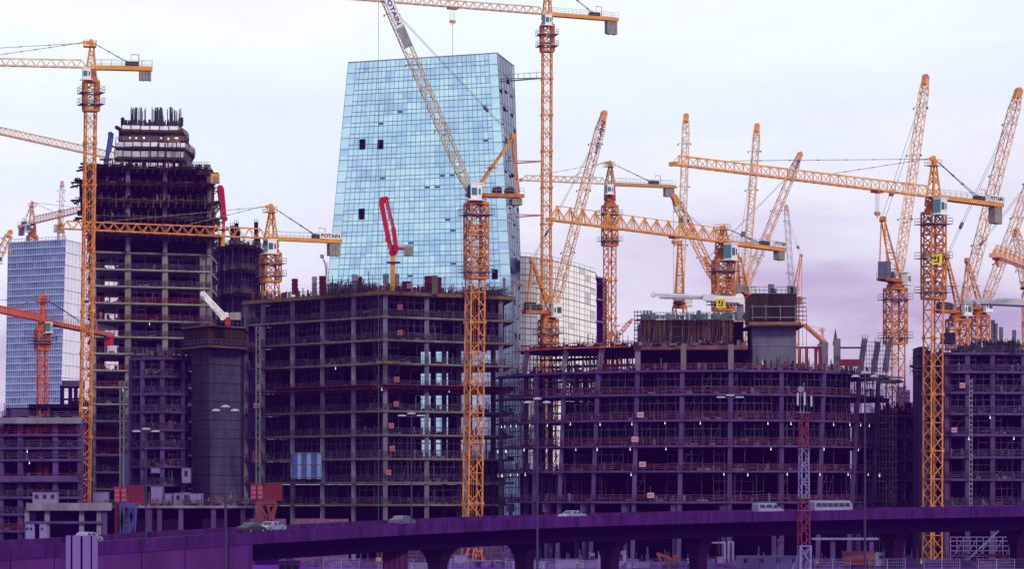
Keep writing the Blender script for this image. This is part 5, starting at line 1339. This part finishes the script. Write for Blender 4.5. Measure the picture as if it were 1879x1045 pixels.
cabin('narrow white panel strip at the foot of the left tower by the crane mast', 162, 169, 868, 910, 674, MATS['panel_lilac_white'], win=0, name='hoist_enclosure', cat='panel', dep=.6)
cabin('dark red hoist box against the centre block left edge', 463, 480, 829, 850, 640, mat('deep_red_box', (.12, .01, .02), .6, 0, .2, 1), win=1, name='hoist_box', cat='hoist box', dep=1.5)

# ------------------------------------------------------------------ yard under the viaduct
rr_ = random.Random(11)
cabin('white site office with dark windows under the left end of the viaduct', 511, 549, 1032, 1046, 452, z0=0, win=3, name='site_office', cat='site office')
cabin('long white site office with dark end window under the viaduct, left of the mast', 1353, 1472, 1023, 1046, 560, z0=0, win=4, name='site_office', cat='site office')
cabin('white boxy cabin under the viaduct near a pier, left of the orange excavator', 1130, 1149, 1014, 1044, 562, z0=0, win=1)
cabin('low pale container left of the tall boxy cabin', 1098, 1109, 1015, 1044, 570, z0=0, win=0, name='white_container', cat='container')
cabin('small white cabin with dark door under the viaduct behind the white tent roofs', 1083, 1091, 1018, 1044, 568, z0=0, win=1)
cabin('small white cabin inside the pale portal frame under the viaduct', 1317, 1328, 1025, 1044, 575, z0=0, win=0, name='white_container', cat='container')
cabin('low white container directly below the pale portal frame', 1291, 1310, 1036, 1046, 556, z0=0, win=0, name='white_container', cat='container')
cabin('pale container under the viaduct right of the rose wall slab, nearest the wall', 752, 795, 1036, 1045, 552, z0=0, win=0, name='white_container', cat='container')
cabin('white boxy cabin under the viaduct below the big luffing crane', 833, 856, 1022, 1044, 570, z0=0, win=0, name='white_container', cat='container')
cabin('long pale low container behind the boxy cabin below the luffing crane', 856, 925, 1031, 1044, 580, z0=0, win=3, name='site_cabin', cat='site cabin')
for i, (a_, b_, y_) in enumerate(((940, 1000, 1033), (1020, 1072, 1031), (1150, 1195, 1034), (1074, 1112, 1032))):
    cabin(['long white tent roofed store left of the tall foreground lamp', 'long white tent roofed store right of the tall foreground lamp', 'low white store between the boxy cabin and the orange excavator', 'low white store under the two small cabins'][i], a_, b_, y_, 1046, 558+i, z0=0, win=0, name='tent_store', cat='store', group='low white stores in the yard')
T = Thing('yard_materials', 'heaps of stacked yard materials under the viaduct', 'material heap', (PX(1200, 575), 575, 0))
mb = MB()
for _ in range(420):
    px = rr_.uniform(560, 1860); D = rr_.uniform(565, 592); h = rr_.uniform(.2, 1.1); mb.obox((PX(px, D), D, h/2), Vector((rr_.uniform(.2, 1.6), 0, 0)), Vector((0, .5, 0)), UP*h/2)
    if rr_.random() < .35: mb.bar((PX(px, D), D, 0), (PX(px, D), D, rr_.uniform(1.5, 3.5)), .06)
T.part('heap', mb, mat('yard_heap', (.11, .06, .20), .85, 0, .8, .4), kind='stuff')
for i, px in enumerate((852, 872, 886, 905, 770)):
    pass
T = Thing('steel_rack', 'tall rack of stacked steel and timber under the viaduct below the big luffing crane', 'rack', (PX(880, 590), 590, 0))
mb = MB(); D = 590
for px in (850, 868, 882, 900, 920, 935): mb.bar((PX(px, D), D, 0), (PX(px, D), D, PZ(1006, D)), .18)
for y in (1006, 1016, 1026, 1036): mb.bar(P(848, y, D), P(937, y, D), .12); mb.box(PX(850, D), PX(872, D), D+.3, D+2, PZ(y, D), PZ(y, D)+.6)
for y in (1008, 1015, 1022, 1030): mb.box(PX(750, D), PX(790, D), D, D+2, PZ(y, D), PZ(y, D)+.18)
T.part('frame', mb, PROPS)
mb = MB()
for a_, b_ in ((848, 860), (866, 870), (890, 880)): mb.bar(P(a_, 1040, D-.5), P(b_, 1008, D-.5), .18)
T.part('raking_strut', mb, REDOR)
T = Thing('mesh_fence', 'long low mesh fence along the yard under the viaduct', 'fence', (PX(1200, 548), 548, 0))
for k in range(40):
    x0 = PX(560, 548)+k*3.05
    if k in (9, 10, 21, 30): continue
    mb = MB(); mb.bar((x0, 548, 0), (x0, 548, 1.9), .05); mb.bar((x0+2.95, 548, 0), (x0+2.95, 548, 1.9), .05)
    for z in (.3, .8, 1.3, 1.85): mb.bar((x0, 548, z), (x0+2.95, 548, z), .03)
    for j in range(1, 8): mb.bar((x0+j*.37, 548, .3), (x0+j*.37, 548, 1.85), .018)
    T.part('fence_panel', mb, CABIN if k % 3 else PROPS)
# orange excavator
D = 556; T = Thing('excavator', 'orange excavator with bent arm in the yard under the viaduct', 'excavator', (PX(1232, D), D, 0))
mb = MB(); mb.box(PX(1219, D), PX(1245, D), D, D+2.2, 0, .75); T.part('track', mb, DARK)
mb = MB(); mb.box(PX(1221, D), PX(1246, D), D, D+2.0, .8, 1.9); mb.box(PX(1234, D), PX(1246, D), D+.1, D+1.9, 1.9, 2.3); T.part('body', mb, mat('digger_orange', (.22, .04, .03), .6, 0, .3, 1))
mb = MB(); mb.box(PX(1221, D), PX(1230, D), D-.05, D+1.1, 1.9, 2.9); T.part('cab', mb, WIN)
mb = MB(); mb.bar(P(1230, 1028, D), P(1222, 1022, D), .3); mb.bar(P(1236, 1030, D), P(1206, 1016, D), .26, .2); mb.bar(P(1206, 1016, D), P(1216, 1040, D), .22, .15); mb.bar(P(1228, 1026, D), P(1212, 1022, D), .1); T.part('arm', mb, mat('digger_orange', (.22, .04, .03), .6, 0, .3, 1))
mb = MB(); mb.obox(P(1217, 1041, D), Vector((.35, 0, 0)), Vector((0, .4, 0)), UP*.3); T.part('bucket', mb, DARK)
# portal frame
D = 578; T = Thing('portal_frame', 'pale steel portal frame standing under the viaduct', 'portal frame', (PX(1315, D), D, 0))
mb = MB()
for px in (1296, 1330, 1337, 1345): mb.bar((PX(px, D), D, 0), (PX(px, D), D, PZ(995, D)), .16)
mb.bar(P(1296, 997, D), P(1331, 997, D), .14); mb.bar(P(1337, 996, D), P(1345, 996, D), .12); T.part('frame', mb, CABIN)
# orange truck
D = 552; T = Thing('tank_truck', 'orange covered truck with pale cab under the right of the viaduct', 'truck', (PX(1585, D), D, 0))
mb = MB(); x0, x1 = PX(1548, D), PX(1606, D)
for k in range(8): pass
mb.cyl((x0, D+1.1, 1.9), (x1, D+1.1, 1.9), 1.15, n=16); mb.box(x0+.1, x1-.1, D+.2, D+2, .8, 1.2); T.part('tank', mb, mat('faded_vermilion', (.19, .04, .06), .6, 0, .2, 1))
mb = MB(); mb.box(PX(1606, D), PX(1627, D), D, D+2.2, .6, 2.2); mb.box(PX(1606.5, D), PX(1625, D), D+.1, D+2.1, 2.2, 2.9); cb = T.part('cab', mb, CARW)
mb = MB(); mb.box(PX(1613, D), PX(1621, D), D-.04, D, 1.7, 2.3); T.part('window', mb, WIN, cb)
for px in (1554, 1562, 1598, 1620):
    mb = MB(); mb.cyl((PX(px, D), D-.05, .45), (PX(px, D), D+.3, .45), .45, n=12); T.part('wheel', mb, TYRE)
# slab stub and truss under the right
T = Thing('footbridge_slab', 'thin white slab on posts under the viaduct right of the telecom mast', 'slab', (PX(1550, 590), 590, 0))
mb = MB(); D = 590; mb.box(PX(1491, D), PX(1612, D), D, D+4, PZ(992, D), PZ(988.5, D)); T.part('slab', mb, CABIN)
for px in (1529, 1600):
    mb = MB(); mb.bar((PX(px, D), D+1, 0), (PX(px, D), D+1, PZ(992, D)), .42); T.part('post', mb, CONCV)
T = Thing('flared_column', 'pale mushroom headed column under the viaduct left of the telecom mast', 'column', (PX(1432, 590), 590, 0))
mb = MB(); mb.bar((PX(1432, 590), 590, 0), (PX(1432, 590), 590, PZ(996, 590)), .42); T.part('shaft', mb, CONCV)
mb = MB(); mb.box(PX(1426, 590), PX(1438, 590), 589.4, 590.6, PZ(996, 590), PZ(990, 590)); T.part('head', mb, CONCV)
for i, px in enumerate((940, 1004, 1072, 1142, 1236)): pass
T = Thing('falsework_truss', 'pale tubular falsework stack under the far right of the viaduct', 'falsework', (PX(1800, 590), 590, 0))
mb = MB(); D = 590
for px in range(1744, 1868, 12): mb.bar((PX(px, D), D, 0), (PX(px, D), D, PZ(986, D)), .07)
for y in (987, 994, 1003, 1012, 1022): mb.bar(P(1744, y, D), P(1864, y, D), .07)
for px in range(1744, 1850, 24): mb.bar(P(px, 1030, D), P(px+24, 990, D), .05)
mb.bar(P(1760, 1043, D-2), P(1840, 968, D-2), .12); T.part('frame', mb, CABIN)
mb = MB(); mb.bar(P(1754, 1018, D-1), P(1858, 1022, D-1), .2); T.part('beam', mb, RUST)

# ------------------------------------------------------------------ concrete placing booms
def placing(label, base, segs, m_, D, cwp=None, platform_y=None, mastm=AMBER, zb=None):
    T = Thing('placing_boom', label, 'placing boom', base, 'concrete placing booms')
    for s in segs['mast']:
        mb = MB(); mb.bar(P(*s[0], D), P(*s[1], D), s[2]); T.part('mast', mb, mastm)
    for k, s in enumerate(segs['boom']):
        mb = MB(); off = (k % 2)*.7
        mb.bar(P(*s[0], D-off), P(*s[1], D-off), s[2], s[2]*.75); mb.cyl(P(*s[1], D-off-.4), P(*s[1], D-off+.4), s[2]*1.2, n=10)
        d = (P(*s[1], D)-P(*s[0], D)); mb.bar(P(*s[0], D-off-.3)+d*.05+Vector((.3, 0, 0)), P(*s[1], D-off-.3)-d*.1+Vector((.3, 0, 0)), .06)
        T.part('boom_section', mb, m_)
    mb = MB()
    for s in segs.get('knuckle', []): mb.cyl(P(*s[:2], D-.5), P(*s[:2], D+.5), s[2], n=12)
    T.part('knuckle', mb, m_)
    if cwp: mb = MB(); mb.obox(P(*cwp[:2], D), Vector((cwp[2], 0, 0)), Vector((0, .9, 0)), UP*cwp[3]); T.part('counterweight', mb, CW)
    if platform_y: mb = MB(); c = P(*platform_y, D); mb.obox(c, Vector((1.3, 0, 0)), Vector((0, 1.1, 0)), UP*.1); T.part('platform', mb, DARK)
    mb = MB()
    for s in segs['boom']: mb.bar(P(*s[0], D-1), P(*s[1], D-1), .05)
    T.part('delivery_pipe', mb, GALV)
    return T
placing('red folded placing boom on the roof of the centre block', P(722, 535, 626), {'mast': [((720, 535), (721, 470), .45)],
    'boom': [((717, 458), (700, 368), .42), ((700, 372), (712, 440), .5), ((709, 368), (722, 420), .38), ((722, 420), (727, 458), .45), ((724, 456), (746, 457), .35)], 'knuckle': [(702, 368, .7), (708, 366, .6), (725, 455, .7), (721, 464, .8)]}, mat('boom_red', (.50, .004, .015), .35, 0, .15, 1), 626, (750, 461, .9, .9), (722, 482))
placing('red folded placing boom behind the left tower shoulder', P(410, 452, 745), {'mast': [((409, 452), (410, 420), .4)],
    'boom': [((402, 346), (408, 398), .5), ((407, 346), (413, 402), .5), ((410, 402), (410, 422), .3)], 'knuckle': [(404, 346, .8)]}, MATS['boom_red'], 745, None, (410, 422))
placing('blue folded placing boom beside the crown of the left tower', P(195, 308, 684), {'mast': [((194, 308), (195, 294), .5)],
    'boom': [((196, 294), (202, 246), .42), ((201, 280), (206, 247), .3)], 'knuckle': [(203, 246, .5), (196, 294, .6)]}, BLUEP, 684, None, (195, 293), STEEL)
placing('white folded placing boom leaning over the shaft collar', P(415, 597, 625), {'mast': [((419, 597), (419, 583), .5)],
    'boom': [((372, 538), (413, 580), .42), ((378, 548), (408, 584), .4), ((372, 545), (398, 576), .25)], 'knuckle': [(372, 540, .5), (415, 580, .7)]}, WHITE, 625, (432, 581, 1.0, .7), None, RED)
placing('long white placing boom lying level above the formwork box', P(1355, 588, 604), {'mast': [((1357, 588), (1357, 552), .5)],
    'boom': [((1365, 550), (1199, 541), .45), ((1290, 546), (1360, 552), .6), ((1210, 546), (1330, 548), .3)], 'knuckle': [(1199, 540, .5), (1357, 546, .8)]}, WHITE, 602, None, None, STEEL)
placing('long pale placing boom above the roof of the right building', P(1890, 640, 598), {'mast': [((1884, 640), (1884, 560), .5)],
    'boom': [((1884, 560), (1775, 556), .45), ((1884, 556), (1796, 554), .5), ((1830, 551), (1884, 552), .35)], 'knuckle': [(1780, 557, .6)]}, mat('boom_pale_grey', (.5, .5, .52), .5, 0, .2, 1), 598, None, None, RUST)

# yellow warning sheets hung on the two big masts
def sign_on(label, px, py, D, s=.95):
    c = P(px, py, D); T = Thing('yellow_banner', label, 'banner', c)
    mb = MB(); mb.obox(c, Vector((s, 0, 0)), Vector((0, .05, 0)), UP*s); b = T.part('sheet', mb, YEL)
    mb = MB()
    mb.obox(c+Vector((-.35*s, -.08, .25*s)), Vector((.18*s, 0, 0)), Vector((0, .02, 0)), UP*.34*s); mb.obox(c+Vector((.3*s, -.08, .1*s)), Vector((.16*s, 0, .1*s)), Vector((0, .02, 0)), UP*.5*s); mb.obox(c+Vector((-.1*s, -.08, -.5*s)), Vector((.5*s, 0, 0)), Vector((0, .02, 0)), UP*.12*s)
    T.part('emblem', mb, INKK, b)

# ------------------------------------------------------------------ the cranes
G1, G2 = 'hammerhead tower cranes', 'luffing jib cranes'
hammerhead('orange hammerhead crane in front of the left tower, jib cut by the left edge', 167, 600, 147, 124, (-330, 112), (277, 129), 76, 2.0, base_px=153, yaw=.35, jmat=CREAM, jh=1.35, trolley=None, sign=None, cagelen=5.6, cwh=1.8, scale=.9, group=G1, rc=.14)
hammerhead('tallest orange hammerhead crane, tied to the right side of the glass tower', 1004, 720, 44, 26, (560, -9), (1134, 36), -44, 2.1, base_px=1000, yaw=.2, jmat=mat('jib_sand', (.62, .42, .28), .6, 0, .3, .6), jh=1.5, trolley=.40, hook=3.2, hookrope=8, sign=None, cagelen=6, cwh=3.0, group=G1, nplat=2, rc=.15, rl=.065)
hammerhead('big orange hammerhead crane before the right building, long jib to the left', 1713, 598, 388, 362, (1237, 302), (1860, 378), 290, 2.7, base_px=1711, yaw=.5, jmat=mat('jib_light_orange', (.78, .36, .10), .5, 0, .3, .5), jh=1.9, jw=1.5, trolley=.235, hook=4.2, cagelen=16, nplat=3, cwh=3.2, scale=1.25, group=G1, sign='POTAIN', rc=.14, rl=.07)
hammerhead('yellow hammerhead crane above the formwork box, jib with fan shaped frames', 1327, 640, 476, 445, (1010, 404), (1452, 452), 417, 2.9, yaw=.3, kind='fan', jmat=AMBER, jh=2.7, jw=1.3, trolley=.30, hook=1.2, cagelen=10, nplat=2, cwh=1.8, scale=1.35, group=G1, sign='POTAIN', mmat=ORANGE, rl=.07)
hammerhead('orange hammerhead crane behind the curved building roof, between two leaning booms', 1119, 800, 376, 338, (957, 331), (1240, 347), 298, 2.4, yaw=.5, jmat=mat('jib_sand', (.62, .42, .28)), jh=1.5, trolley=None, sign=None, cagelen=10, nplat=2, cwh=2.2, cmat=mat('counter_ochre', (.45, .24, .06), .5, 0, .2, .5), group=G1, rc=.15, rl=.08)
hammerhead('orange hammerhead crane left of the glass tower, jib crossing the dark tower', 497, 664, 463, 438, (112, 420), (620, 443), 378, 2.8, yaw=.4, jmat=ORANGE, jh=1.9, trolley=None, sign='POTAIN', cagelen=6, nplat=2, cwh=2.7, scale=1.2, group=G1, rc=.14, rl=.07)
hammerhead('small distant peach crane standing above the white gridded office block', 59, 1050, 432, 411, (155, 388), (27, 414), 371, 2.4, yaw=.4, jmat=PALE, cmat=PALE, mmat=DEEPOR, jh=2.2, trolley=None, sign=None, cagelen=5, nplat=1, cwh=2.6, group=G1)
hammerhead('faded peach crane jib sticking out leftward from behind the left tower', 300, 900, 330, 313, (-90, 226), (345, 318), None, 2.4, jmat=PALE, jh=2.0, trolley=None, sign=None, cagelen=6, nplat=1, cwh=2.0, group=G1, scale=.8)
hammerhead('small red orange crane with a leaning peak on the low left roof', 78, 604, 602, 590, (-70, 559), (160, 601), 545, 1.7, yaw=.5, jmat=REDOR, cmat=REDOR, mmat=REDOR, jh=1.2, trolley=None, sign=None, cagelen=4, nplat=2, cwh=1.7, group=G1, scale=.8, cwmat=RED, rc=.12, base_z=0)
hammerhead('crane at the right edge showing only the end of its fan framed jib', 1995, 640, 545, 532, (1824, 470), (2060, 545), 505, 2.6, kind='fan', jmat=mat('jib_apricot', (.72, .38, .20), .5, 0, .3, .5), jh=2.0, trolley=.97, hook=1.0, sign=None, cagelen=8, nplat=1, group=G1)
hammerhead('small far orange crane behind the roof right of the concrete core', 1509, 1350, 632, 628, (1478, 600), (1518, 632), 603, 2.4, jmat=ORANGE, jh=1.6, trolley=None, sign=None, cagelen=3, nplat=0, group=G1, cwh=1.5)

luffer('huge luffing crane in front of the glass tower, boom rising left out of view', 874, 600, 371, (698, -28), (941, 252), 958, dD=-6, w=2.9, base_px=866, yaw=.42, bmat=mat('boom_straw', (.52, .40, .22), .5, 0, .3, .5), bw=1.55, sign='down', signt=(.80, .95), plate=(.70, .795), cagelen=14, nplat=2, cwside=True, cabs=1.25, rc=.15, rl=.07, hookdrop=105, group=G2, cwh=1.2, pl=True)
luffer('luffing crane left of centre with dark winch box, boom leaning right toward the sky', 1006, 660, 586, (1107, 214), (976, 479), 962, dD=5, w=2.6, yaw=.4, bmat=PALE, bw=1.5, cagelen=5, nplat=1, sign='up', signt=(.80, .985), cwmat=DARK, cwside=False, cwh=2.0, cabs=1.1, group=G2)
luffer('luffing crane above the formwork box with a nearly upright boom', 1247, 700, 566, (1259, 218), (1247, 448), 1238, dD=24, w=2.6, yaw=.3, bmat=PALE, bw=1.5, cage=False, nplat=0, cwside=False, cwh=1.8, group=G2, hookdrop=26)
luffer('luffing crane leaning steeply left, its boom carrying a white lettered board', 1322, 760, 530, (1239, 366), (1352, 470), 1345, dD=-4, w=2.4, bmat=AMBER, bw=1.7, cage=False, nplat=1, sign='down', signt=(.58, .98), group=G2, hookdrop=44)
luffer('slim luffing crane just left of the concrete core with a nearly upright boom', 1365, 720, 550, (1389, 236), (1357, 478), 1352, dD=18, w=2.4, bmat=PALE, bw=1.4, cage=False, nplat=1, cwside=False, cwh=1.8, group=G2)
luffer('luffing crane left of the concrete core with boom leaning right in front of the sky', 1352, 780, 560, (1466, 288), (1295, 478), 1310, dD=5, w=2.4, bmat=PALE, bw=1.5, cage=False, nplat=1, group=G2, sign='up', signt=(.82, .98))
luffer('thin far white luffing crane behind the concrete core', 1456, 1250, 560, (1443, 382), (1470, 470), 1475, dD=10, w=2.6, bmat=mat('boom_far_white', (.55, .48, .48), .6, 0, .2, 1), mmat=PALE, bw=1.7, cage=False, nplat=0, group=G2)
luffer('luffing crane right of the curved building with grey counterweight and upright boom', 1643, 640, 528, (1698, 147), (1620, 404), 1612, dD=14, w=2.9, yaw=.35, bmat=PALE, bw=1.5, cagelen=11, nplat=2, cwside=False, cwh=3.4, cwmat=mat('cw_slate', (.13, .14, .20), .8, 0, .1, 1), group=G2, rc=.14)
luffer('luffing crane directly behind the big right mast with boom leaning right', 1757, 640, 585, (1868, 172), (1737, 472), 1718, dD=6, w=2.8, bmat=PALE, bw=1.7, cagelen=6, nplat=0, cwmat=DARK, cwside=False, cwh=1.8, group=G2, rc=.15)
luffer('luffing crane with round cab on the right building roof, boom leaning off the right edge', 1797, 680, 578, (1905, 300), (1775, 480), 1765, dD=6, w=2.5, bmat=PALE, bw=1.7, cagelen=6, nplat=0, cwside=False, cwh=1.6, group=G2)
luffer('luffing crane at the far right edge with a short boom leaning left', 1888, 760, 540, (1866, 428), (1905, 500), 1905, dD=-2, w=2.4, bmat=PALE, bw=1.4, cage=False, nplat=0, group=G2, hookdrop=8)
luffer('dark based luffing crane cut by the left picture edge', -12, 900, 488, (17, 430), (-25, 440), -30, dD=2, w=2.4, bmat=PALE, bw=1.6, cage=False, nplat=0, group=G2, hookdrop=5, cwmat=DARK)
luffer('thin distant luffing crane behind the white office block', 112, 1150, 428, (114, 338), (108, 400), 104, dD=14, w=2.2, bmat=mat('boom_far_white', (.5, .5, .5)), mmat=PALE, bw=1.5, cage=False, nplat=0, group=G2)
luffer('tiny far orange crane beside the orange mast behind the curved roof', 1131, 1300, 622, (1157, 590), (1129, 600), 1126, dD=1, w=1.6, bmat=REDOR, bw=1.2, cage=False, nplat=0, group=G2, cabs=.8, cwh=1.2)
sign_on('yellow banner on the big orange mast before the right building', 1719, 476, 595.5, .95)
sign_on('yellow banner on the yellow crane mast over the formwork box', 1323, 557, 600.5, .85)
# mast ties between the tall crane and the glass tower
for py, py2, lab in ((143, 146, 'grey railed tie bridge from the glass tower top to the tall crane'), (296, 297, 'upper pair of yellow tie struts between glass tower and tall crane'), (395, 396, 'middle pair of yellow tie struts between glass tower and tall crane'), (521, 520, 'lowest pair of yellow tie struts at the cream block')):
    T = Thing('mast_tie', lab, 'mast tie', P(998, py, 722)); x0 = 932 if py == 143 else (948 if py < 400 else 955)
    a_ = P(x0, py2, 862); b_ = P(997, py, 722)
    mb = MB(); mb.bar(a_-UP*.4, b_, .16); mb.bar(a_+Vector((-2, 3, .6)), b_, .12); T.part('strut', mb, AMBER if py > 200 else STEEL)
    if py == 143:
        mb = MB()
        for k in range(7): c = a_.lerp(b_, k/6); mb.bar(c, c+UP*1.3, .06)
        mb.bar(a_+UP*1.3, b_+UP*1.3, .06); T.part('handrail', mb, GALV)

# ------------------------------------------------------------------ workers
def worker(label, px, D, z, rz=0, pose=0):
    root = Vector((PX(px, D), D, z)); me = bpy.data.meshes.new('person')
    k = 1.0; a = .10 if pose == 0 else .28
    J = {'pel': (0, 0, .95), 'sp': (0, 0, 1.2), 'ch': (0, 0, 1.40), 'nk': (0, -.01, 1.53), 'hd': (0, -.02, 1.64), 'tp': (0, -.01, 1.78),
         'lk': (-.11, -.03-a*.3, .50), 'la': (-.12, a*.6, .08), 'lf': (-.12, a*.6-.20, .03), 'rk': (.11, -.03+a*.1, .50), 'ra': (.12, -a*.6, .08), 'rf': (.12, -a*.6-.20, .03), 'lh': (-.10, 0, .90), 'rh': (.10, 0, .90),
         'ls': (-.20, 0, 1.43), 'le': (-.26, .02, 1.15), 'lw': (-.24, -.12 if pose == 0 else -.32, .92 if pose == 0 else 1.10), 'rs': (.20, 0, 1.43), 're': (.27, .03, 1.15), 'rw': (.25, -.10, .90)}
    E = [('pel', 'sp'), ('sp', 'ch'), ('ch', 'nk'), ('nk', 'hd'), ('hd', 'tp'), ('pel', 'lh'), ('lh', 'lk'), ('lk', 'la'), ('la', 'lf'), ('pel', 'rh'), ('rh', 'rk'), ('rk', 'ra'), ('ra', 'rf'), ('ch', 'ls'), ('ls', 'le'), ('le', 'lw'), ('ch', 'rs'), ('rs', 're'), ('re', 'rw')]
    rad = {'pel': .15, 'sp': .13, 'ch': .16, 'nk': .06, 'hd': .10, 'tp': .07, 'lh': .10, 'rh': .10, 'lk': .07, 'rk': .07, 'la': .045, 'ra': .045, 'lf': .04, 'rf': .04, 'ls': .07, 'rs': .07, 'le': .048, 're': .048, 'lw': .032, 'rw': .032}
    names = list(J)
    vs = [J[n_] for n_ in names]; es = [(names.index(p_), names.index(q_)) for p_, q_ in E]; rs = [rad[n_] for n_ in names]
    for w_, s in (('lw', -1), ('rw', 1)):      # palm, four fingers and a thumb per hand
        wi = names.index(w_); x, y, z_ = J[w_]; pi_ = len(vs); vs.append((x, y-.02, z_-.08)); rs.append(.028); es.append((wi, pi_))
        for f in range(4):
            i0 = len(vs); l = (.075, .085, .080, .060)[f]; o = (-.03+.02*f)
            vs.append((x+o*.5, y-.03+o, z_-.08-l*.6)); rs.append(.009); es.append((pi_, i0)); vs.append((x-s*.015, y-.045+o, z_-.08-l)); rs.append(.008); es.append((i0, i0+1))
        i0 = len(vs); vs.append((x-s*.02, y-.07, z_-.10)); rs.append(.011); es.append((pi_, i0))
    me.from_pydata(vs, es, [])
    o = bpy.data.objects.new('person', me); COL.objects.link(o); o.location = root; o.rotation_euler = (0, 0, rz)
    sk = o.modifiers.new('skin', 'SKIN'); lay = me.skin_vertices[0] if me.skin_vertices else None
    if lay is None:
        bpy.context.view_layer.objects.active = o; 
    for i, sv in enumerate(me.skin_vertices[0].data): sv.radius = (rs[i], rs[i]); sv.use_root = (i == 0)
    ss = o.modifiers.new('sub', 'SUBSURF'); ss.levels = 1; ss.render_levels = 1
    me.materials.append(DENIM); tag(o, label, 'person', 'workers on the site')
    def child(n_, mb, m_):
        c = bpy.data.objects.new(n_, mb.mesh(n_, m_, (0, 0, 0))); COL.objects.link(c); c.parent = o; return c
    mb = MB(); mb.cyl((0, 0, .98), (0, 0, 1.30), .185, .20, 12); mb.cyl((0, 0, 1.30), (0, 0, 1.50), .20, .12, 12); child('vest', mb, HIVIS)
    mb = MB(); mb.cyl((0, -.02, 1.70), (0, -.02, 1.78), .135, .12, 12); mb.cyl((0, -.02, 1.78), (0, -.02, 1.84), .12, .05, 12); mb.obox((0, -.14, 1.71), Vector((.08, 0, 0)), Vector((0, .06, 0)), UP*.012); child('helmet', mb, WHITE)
    mb = MB(); mb.cyl((0, -.03, 1.56), (0, -.03, 1.71), .085, .10, 10); mb.obox((0, -.13, 1.63), Vector((.015, 0, 0)), Vector((0, .02, 0)), UP*.025)
    f = child('face', mb, SKIN)
    return o
try:
    worker('worker in a yellow vest standing before the concrete core', 1399, 602.5, zs8[0]+.02, .3)
    worker('worker in a yellow vest stepping along the roof of the centre block, left part', 486, 646, zsC[0]+.02, 1.2, 1)
    worker('worker in a yellow vest on the right building roof beside the round crane cab', 1802, 603, zs9[0]+.02, -.5)
    worker('worker in a yellow vest at the right part of the centre block roof', 868, 634, zsC[0]+.02, 2.0, 1)
    for i, (px_, lb) in enumerate(((1060, 'worker in the yard beside the tent roofed store'), (1262, 'worker in the yard right of the orange excavator'), (1500, 'worker in the yard right of the telecom mast base'), (1690, 'worker in the yard left of the big orange mast foot'))):
        worker(lb, px_, 552, 0.0, i*1.3, i % 2)
except Exception as ex:
    print('WORKER', ex)

# ------------------------------------------------------------------ haze
def haze():
    mb = MB(); mb.box(-950, 950, -100, 1560, -1, 142)
    m = bpy.data.materials.new('violet_tint_haze'); m.use_nodes = True; t = m.node_tree; t.nodes.clear()
    o = t.nodes.new('ShaderNodeOutputMaterial'); v = t.nodes.new('ShaderNodeVolumePrincipled')
    v.inputs['Color'].default_value = (.40, .07, 1.0, 1); v.inputs['Density'].default_value = HAZE  # violet haze added to lift the darks, standing in for an overlay tint
    v.inputs['Anisotropy'].default_value = .2
    t.links.new(v.outputs[0], o.inputs['Volume'])
    single('haze', mb, m, (0, 0, 0), kind='stuff')
HAZE = 0.000068
if HAZE: haze()
